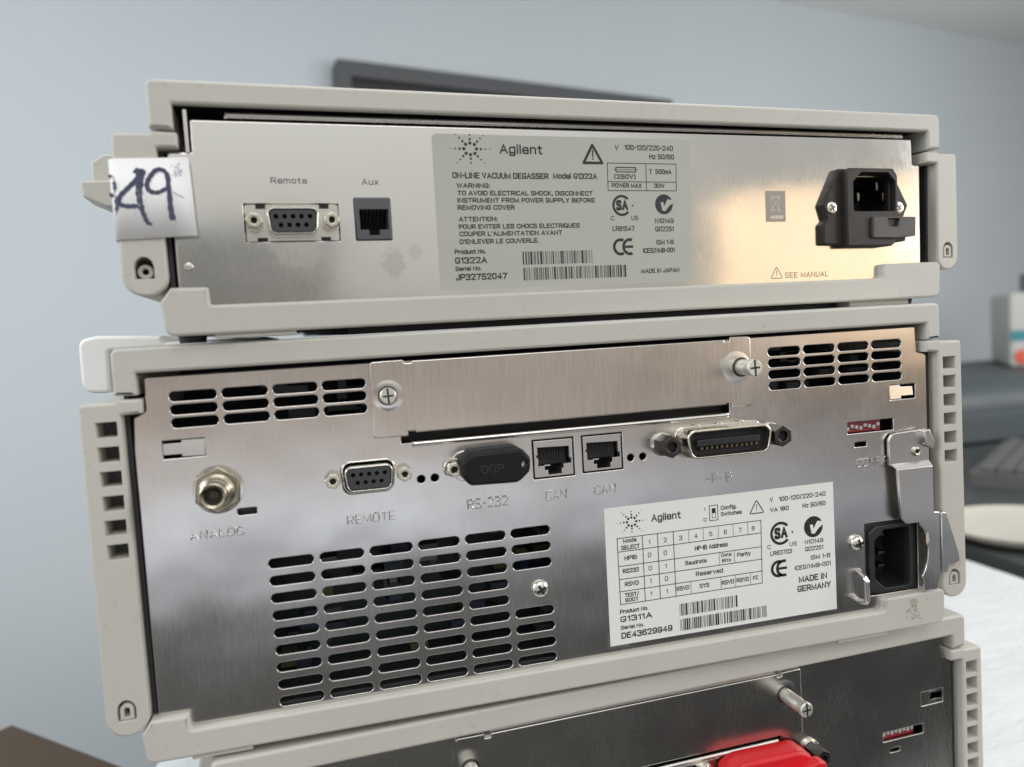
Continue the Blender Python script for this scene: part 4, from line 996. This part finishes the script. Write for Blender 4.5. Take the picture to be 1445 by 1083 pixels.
# rating label
pl2 = MB().prism([(6.0, -89.5), (108.9, -89.5), (108.8, -34.7), (6.1, -34.5)], [], -.12, 0, 0).build('rating_label', M['label_pump'], pump)
MB().prism([(5.0, -90.6), (14.0, -90.6), (14.0, -89.2), (5.6, -89.2), (5.6, -84.5), (5.0, -84.5)], [], -.06, 0, 0).build('label_glue_edge', M['steel_small'], pl2)
MB().prism([(103.5, -90.4), (109.3, -90.4), (109.3, -89.0), (103.5, -89.0)], [], -.06, 0, 0).build('label_glue_edge', M['steel_small'], pl2)
mb = MB(); Y = -.16
spark_logo(mb, 17.3, -40.9, Y, .82)
mb.text('Agilent', 25.7, 38.4, -42.0, 3.0, Y, .02)
mb.fill(rect(50.9, 54.9, -44.7, -38.3), [rect(51.2, 54.6, -44.4, -38.6)], Y); mb.poly(rect(52.1, 53.8, -41.4, -39.6), Y); mb.fill(rect(52.1, 53.8, -43.6, -41.4), [rect(52.3, 53.6, -43.4, -41.6)], Y - .01)
warn_triangle(mb, 72.4, -44.1, 7.2, 6.1, .42, Y, False)
PT = [('1', 48.7, 49.2, -40.4, 1.5, 0), ('0', 48.3, 49.6, -44.6, 1.5, 0), ('Config.', 56.1, 63.2, -40.75, 1.75, .012), ('Switches', 56.1, 65.6, -43.3, 1.7, .012), ('V', 78.6, 80.1, -40.1, 1.9, .01), ('100-120/220-240', 82.9, 105.0, -40.2, 1.9, .012), ('VA 180', 78.6, 87.3, -44.3, 1.9, .012), ('Hz 50/60', 93.8, 104.9, -44.2, 1.9, .012),
      ('C', 76.7, 78.3, -59.6, 1.7, 0), ('US', 87.1, 90.5, -59.6, 1.7, 0), ('LR63703', 77.9, 88.1, -62.6, 1.9, .004), ('N10149', 94.3, 103.2, -59.8, 1.9, .004), ('Q02251', 94.4, 103.1, -62.8, 1.9, .004), ('ISM 1-B', 97.0, 106.4, -66.7, 1.9, .008), ('ICES/NMB-001', 89.2, 106.5, -70.2, 1.9, .008), ('MADE IN', 90.9, 104.5, -75.7, 2.7, .014), ('GERMANY', 90.1, 106.3, -79.7, 2.7, .014),
      ('Product No.', 10.6, 22.5, -77.1, 1.7, .016), ('G1311A', 10.6, 24.1, -80.5, 2.35, .016), ('Serial No.', 10.6, 20.4, -83.5, 1.6, .016), ('DE43629949', 10.7, 32.6, -87.2, 2.5, .016),
      ('Mode', 13.3, 19.0, -49.0, 1.7, .014), ('SELECT', 12.4, 20.3, -51.75, 1.75, .014), ('HPIB', 13.6, 18.8, -56.0, 1.8, .014), ('RS232', 12.6, 19.5, -61.1, 1.8, .014), ('RSVD', 13.2, 19.1, -66.4, 1.8, .014), ('TEST/', 12.9, 18.9, -70.75, 1.7, .014), ('BOOT', 13.1, 18.7, -72.75, 1.6, .014),
      ('HP-IB Address', 43.9, 58.6, -56.0, 1.9, .01), ('Baudrate', 39.5, 48.9, -61.4, 1.8, .008), ('Data', 55.5, 60.1, -60.1, 1.5, .01), ('Bits', 55.8, 59.8, -62.35, 1.5, .01), ('Parity', 62.7, 68.9, -61.0, 1.8, .01), ('Reserved', 43.9, 56.0, -66.5, 1.9, .01),
      ('RSVD', 35.2, 40.8, -71.4, 1.8, .012), ('SYS', 45.3, 49.6, -71.6, 1.8, .012), ('RSVD', 55.2, 60.9, -71.7, 1.8, .012), ('RSVD', 62.0, 67.7, -71.6, 1.8, .012), ('FC', 69.5, 71.9, -71.6, 1.8, .012)]
for (s, x0, x1, z, c, bo) in PT: mb.text(s, x0, x1, z, c, Y, bo + .016)
colx = [21.5, 28.0, 34.8]
for k, d in enumerate('12345678'):
    xc = (24.4, 31.2, 37.9, 44.6, 51.2, 57.8, 64.5, 70.5)[k]
    mb.text(d, xc - (.35 if d == '1' else .7), xc + (.35 if d == '1' else .7), -50.9, 1.9, Y, .012)
for rz, (p, q) in zip((-56.1, -61.4, -66.6, -71.75), ('00', '01', '10', '11')):
    for xc, d in ((24.2, p), (31.0, q)): mb.text(d, xc - (.35 if d == '1' else .7), xc + (.35 if d == '1' else .7), rz, 1.9, Y, .012)
L = [((10.9, -46.9), (74.1, -47.1)), ((11.0, -73.4), (73.7, -73.4 + .0)), ((10.9, -46.9), (11.0, -73.4)), ((74.1, -47.1), (73.7, -73.4)), ((11, -52.3), (74, -52.3)), ((11, -58.1), (74, -58.1)), ((11, -63.3), (74, -63.3)), ((11, -68.2), (74, -68.3))]
for k in range(4): L[4 + k] = L[4 + k]
L += [((21.5, -47), (21.5, -73.3)), ((28.0, -47), (28.0, -73.3)), ((34.8, -47), (34.8, -73.3))]
table_lines(mb, L, .3, Y)
T2 = [((x, -47.1), (x, -52.3)) for x in (41.5, 47.9, 54.6, 61.3, 68.0)] + [((54.6, -58.1), (54.6, -63.3)), ((61.4, -58.1), (61.4, -63.3))] + [((x, -68.3), (x, -73.4)) for x in (41.5, 54.9, 61.5, 68.4)]
table_lines(mb, T2, .16, Y - .02)
barcode(mb, 36.1, 62.5, -81.7, -76.8, Y, 31); barcode(mb, 36.1, 75.4, -87.9, -83.1, Y, 32)
csa_mark(mb, 83.1, -53.6, 4.9, Y); ctick(mb, 98.7, -52.7, 4.5, Y); ce_mark(mb, 77.9, 86.6, -68.4, 7.3, Y)
mb.build('printing', [M['ink'], M['label_pump'], M['ink_grey']], pl2, 38, False, False)

# black dust cap pushed on to the RS-232 socket
cap = thing('connector_cap', 'black plastic dust cap over the socket marked RS-232', 'dust cap', (-3.9, 0, 0))
co = rounded([(-48.2, -17.6, 3.0), (-30.0, -18.2, 4.5), (-25.6, -14.4, 3.0), (-25.2, -9.6, 2.5), (-28.4, -5.8, 3.0), (-47.2, -6.2, 3.0), (-50.2, -9.0, 2.0), (-50.2, -13.6, 2.0)], 2.0, 5)
MB().prism(co, [circle(-27.4, -11.9, 1.4, 18)], -12.4, -1.0, 1.2, .2, hole_depth=3.0).build('shell', M['cap'], cap)
MB().lathe(-27.4, -11.9, [(0, -9.6), (1.4, -9.6)], 18).build('bolt_end', M['nickel'], cap)
mb = MB(); mb.text('DDP', -43.8, -35.4, -13.6, 3.0, -12.46, .02); mb.build('moulded_letters', M['black'], cap, 38, False, False)

# ================================================================== 3. the unit under the pump, cut off by the picture edge
low3 = thing('instrument_module', 'beige and steel instrument at the bottom of the stack with a bright red cap', 'lab instrument', (15.57, 4.39, -105.25), (0, 0, R(1.85)))
H3 = -140.4
covers(low3, 0.0, 162.4, -15.2, -9.0, -148.0, 131.0, H3 + 15, H3 + 9.5, H3)
v3h = [rect(162.7, 169.0, -25.7 - 7.85 * k - 2.9, -25.7 - 7.85 * k + 2.9) for k in range(9)]
side_panel(low3, 1, 172.6, 160.4, -16.8, H3 + 11, v3h)
side_panel(low3, -1, 172.6, 160.4, -16.8, H3 + 11, v3h)
chassis(low3, H3 + 10, -6.6)
sh3 = [(-157.5, H3 + 9), (157.2, H3 + 9), (156.4, -20.8, 1), (151.4, -19.2, .5), (150.8, -9.2, .6), (-152.5, -9.2, .6), (-152.6, -20.6, .6), (-157.0, -21.0, .6)]
h3 = [rect(139.4, 151.8, -40.8, -34.3, .3), rect(118.0, 140.3, -53.5, -49.2, .3), rect(121.4, 127.0, -59.2, -57.2, .5), rect(-68, 64.8, -42.4, -36.0), circle(17.8, -37.4 - 7.4, 1.4, 16), circle(22.6, -37.4 - 7.2, 1.4, 16), circle(12.6, -45.0, 1.2, 16)]
for r in range(8):
    for c in range(6): h3.append(slot(-111.1 + 17.45 * c, -79 - 6.21 * r, 15.3, 3.5))
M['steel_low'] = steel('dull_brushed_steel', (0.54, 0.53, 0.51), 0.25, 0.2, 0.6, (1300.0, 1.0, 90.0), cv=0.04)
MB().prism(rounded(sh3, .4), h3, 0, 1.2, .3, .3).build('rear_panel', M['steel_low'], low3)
pz = rounded([(-77.0, -39.4, 1.2), (-66.0, -39.4, .4), (-66.0, -38.0, .2), (63.4, -38.4, .2), (65.2, -39.6, .2), (75.0, -39.9, 1.2), (75.0, -10.4, 1.2), (65.4, -10.6, .3), (65.2, -12.2, .2), (63.2, -12.2, .2), (63.0, -10.9, .2), (-63.2, -10.7, .2), (-63.4, -12.2, .2), (-65.6, -12.2, .2), (-65.8, -10.4, .3), (-77.0, -10.2, 1.2)], .3, 4)
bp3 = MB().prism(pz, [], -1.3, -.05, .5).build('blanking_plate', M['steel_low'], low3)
MB().prism(rect(-66, 63.2, -42.0, -39.7, .3), [], -1.2, 3, 1.0).build('slot_lip', M['steel_plate'], bp3)
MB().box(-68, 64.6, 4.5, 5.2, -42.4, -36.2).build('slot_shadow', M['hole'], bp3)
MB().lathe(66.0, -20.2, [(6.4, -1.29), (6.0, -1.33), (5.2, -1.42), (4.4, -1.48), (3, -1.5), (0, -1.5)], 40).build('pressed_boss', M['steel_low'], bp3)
flat_screw_post(66.2, -20.2, -1.3, -16.4, 3.1, bp3, 'captive_screw')
flat_screw_post(-72.0, -22.6, -1.3, -9.0, 3.0, bp3, 'captive_screw')
MB().prism([(139.6, -40.4), (151.6, -40.4), (151.6, -39.2), (145.4, -39.2), (145.4, -36.0), (151.6, -36.0), (151.6, -35.4), (139.6, -34.6)], [], .8, 1.4, .1).build('pressed_tab', M['steel_low'], low3)
d3 = MB().box(117.5, 136.5, 2.0, 8, -53.6, -49.4, .2).build('switch_bank', M['dip'], low3)
mbc = MB()
for k in range(8): mbc.box(118.8 + 2.2 * k, 120.1 + 2.2 * k, 1.0, 2.2, -51.6 + .4 * (k % 2), -49.6, .2)
mbc.build('levers', M['lever'], d3)
MB().box(120, 128, 3, 6, -60.5, -56).build('indicator', M['amber'], low3)
bs = MB().prism(dshape(53, -51.0, 40, 37, 12.6, 4), [], -1.2, 0, .4).build('bus_socket', M['shell'], low3)
for sx in (27.6, 78.8):
    MB().lathe(sx, -47.6, [(4.4, -.02), (4.4, -1.0), (3.6, -1.4)], 30).build('washer', M['shell'], bs)
    jackscrew(sx, -47.6, -1.0, -9.4, 6.8, bs, 'bolt' if sx > 50 else 'nickel', .5, .55)
rc = thing('connector_cap', 'bright red plastic cap over a socket on the lowest instrument', 'dust cap', (15.57, 4.39, -105.25), (0, 0, R(1.85)))
MB().prism(rounded([(32.4, -52.0, 4), (72.0, -53.0, 3), (72.4, -44.0, 2.0), (69.0, -41.6, 2.2), (66.0, -40.7, 1.5), (40.0, -40.2, 5), (33.0, -42.6, 4)], 2, 6), [], -11.0, -1.3, 1.6).build('shell', M['red'], rc)
MB().prism(rounded([(34.0, -56.0, 3), (76.0, -56.0, 2), (76.2, -45.2, 1.6), (72.6, -44.2, 1.5), (64.0, -46.0, 1), (36.0, -47.6, 3)], 1.5, 5), [], -15.0, -10.4, .9).build('grip', M['red'], rc)

# white plastic tray lying between the two upper units at the left
wt = MB()
wt.prism(rounded([(-202.0, 20.2, 5.5), (-190.6, 19.8, 1.5), (-190.0, 38.1, .6), (-124.0, 38.2, .4), (-124.0, 40.6, .6), (-166.8, 40.7, .8), (-168.5, 43.6, 1.0), (-194.0, 45.0, 6.0), (-201.8, 43.6, 4.0)], 1, 5), [], 88, 170, 1.5)
wto = wt.build('plastic_tray', M['white'])
tag(wto, 'white rounded plastic tray squeezed between the two upper instruments at their left', 'tray')

# ================================================================== blurred things beyond the table
bench = thing('lab_bench', 'dark grey bench beyond the right edge of the white table', 'bench')
M['bench'] = plain('bench_top', (0.055, 0.06, 0.062), 0.5, 0, 0.1, 12.0)
MB().box(640, 1900, 60, 1560, TOPZ - 40, TOPZ - 6, 3).build('bench_top', M['bench'], bench)
MB().box(680, 1860, 110, 1540, -1004, TOPZ - 40, 3).build('cupboard', M['bench'], bench)
dish = MB(); n = 40
ring = lambda r, z: [(738 + r * math.cos(2 * math.pi * k / n), 470 + r * .92 * math.sin(2 * math.pi * k / n), z) for k in range(n)]
prof3 = [(.1, TOPZ - 1), (70, TOPZ - 1), (96, TOPZ + 10), (100, TOPZ + 16), (95, TOPZ + 14), (70, TOPZ + 6), (.1, TOPZ + 5)]
vs = [p for r_, z_ in prof3 for p in ring(r_, z_)]
dish.add(vs, [(i * n + k, i * n + (k + 1) % n, (i + 1) * n + (k + 1) % n, (i + 1) * n + k) for i in range(len(prof3) - 1) for k in range(n)])
M['cream'] = plain('cream_plastic', (0.60, 0.57, 0.50), 0.5, 0, 0.05, 20.0)
do = dish.build('shallow_dish', M['cream']); do.location.z = -.005
tag(do, 'pale shallow round dish on the dark bench past the white table', 'dish')
kb = thing('keyboard', 'pale grey keyboard lying on the dark bench at the right edge', 'keyboard', (1090, 760, TOPZ - 5.8), (0, 0, R(35)))
M['keys'] = plain('grey_keys', (0.13, 0.13, 0.125), 0.5, 0, 0.1, 40.0)
MB().box(-180, 180, -70, 70, 0, 22, 3).build('case', M['keys'], kb)
mb = MB()
for r in range(5):
    for c in range(15): mb.box(-170 + 22.6 * c, -150 + 22.6 * c, -60 + 24 * r, -39 + 24 * r, 22, 30, 1.5)
mb.build('keys', M['keys'], kb)
st = thing('shade_cabinet', 'dark grey cabinet shape behind the bench at the right, standing in for wall shade', 'cabinet')
M['cab'] = plain('cabinet_wall_shade', (0.062, 0.075, 0.078), 0.5, 0, 0.06, 6.0)  # stands in for the shaded lower wall; dark colour painted, top rounded for gradient
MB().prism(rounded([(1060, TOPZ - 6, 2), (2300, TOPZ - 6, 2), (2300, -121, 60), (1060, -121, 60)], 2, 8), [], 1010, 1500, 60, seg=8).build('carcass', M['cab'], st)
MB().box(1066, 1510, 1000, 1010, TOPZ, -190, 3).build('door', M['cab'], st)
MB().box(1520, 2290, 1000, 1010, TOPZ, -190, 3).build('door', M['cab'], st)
ins = thing('bench_analyser', 'pale instrument with teal stripe and round red badge at the far right edge', 'lab instrument', (1548, 1225, -120), (0, 0, R(-40)))
M['teal'] = plain('teal_stripe', (0.05, 0.22, 0.27), 0.5, 0, 0.05, 20.0)
M['badge'] = plain('red_orange_badge', (0.62, 0.10, 0.05), 0.5, 0, 0.3, 20.0)
M['amberb'] = plain('orange_badge_side', (0.70, 0.30, 0.06), 0.5, 0, 0.1, 20.0)
M['palegrey'] = plain('pale_case', (0.46, 0.46, 0.42), 0.5, 0, 0.04, 10.0)
MB().prism(rect(0, 420, 0, 186, 12), [], 0, 300, 8).build('case', M['palegrey'], ins)
MB().box(4, 418, -2, 2, 66, 92, 1).build('stripe', M['teal'], ins)
MB().lathe(30, 26, [(0, -3), (17, -3), (18, -2), (18, 1)], 32).build('badge', M['badge'], ins)
MB().poly([(30 + 17.5 * math.cos(R(a)), 26 + 17.5 * math.sin(R(a))) for a in range(-70, 71, 10)], -3.4).build('badge_light', M['amberb'], ins)
dsp = MB().prism(rect(34, 200, 172, 232, 4), [rect(48, 188, 182, 222)], 20, 60, 3).build('display', M['bezel'], ins)
MB().box(46, 190, 30, 50, 180, 224).build('display_glass', M['palegrey'], dsp)
bx = thing('cardboard_box', 'dark brown cardboard box low down at the left of the table', 'box', (-362, 381, 0), (0, 0, R(-43)))
M['card'] = plain('brown_card', (0.075, 0.05, 0.032), 0.75, 0, 0.15, 14.0)
MB().box(0, 420, -520, 0, -1004, TOPZ, 2).build('carton', M['card'], bx)
MB().box(0, 420, -262, -258, TOPZ, TOPZ + .8, 0).build('flap_seam', M['wood'], bx)
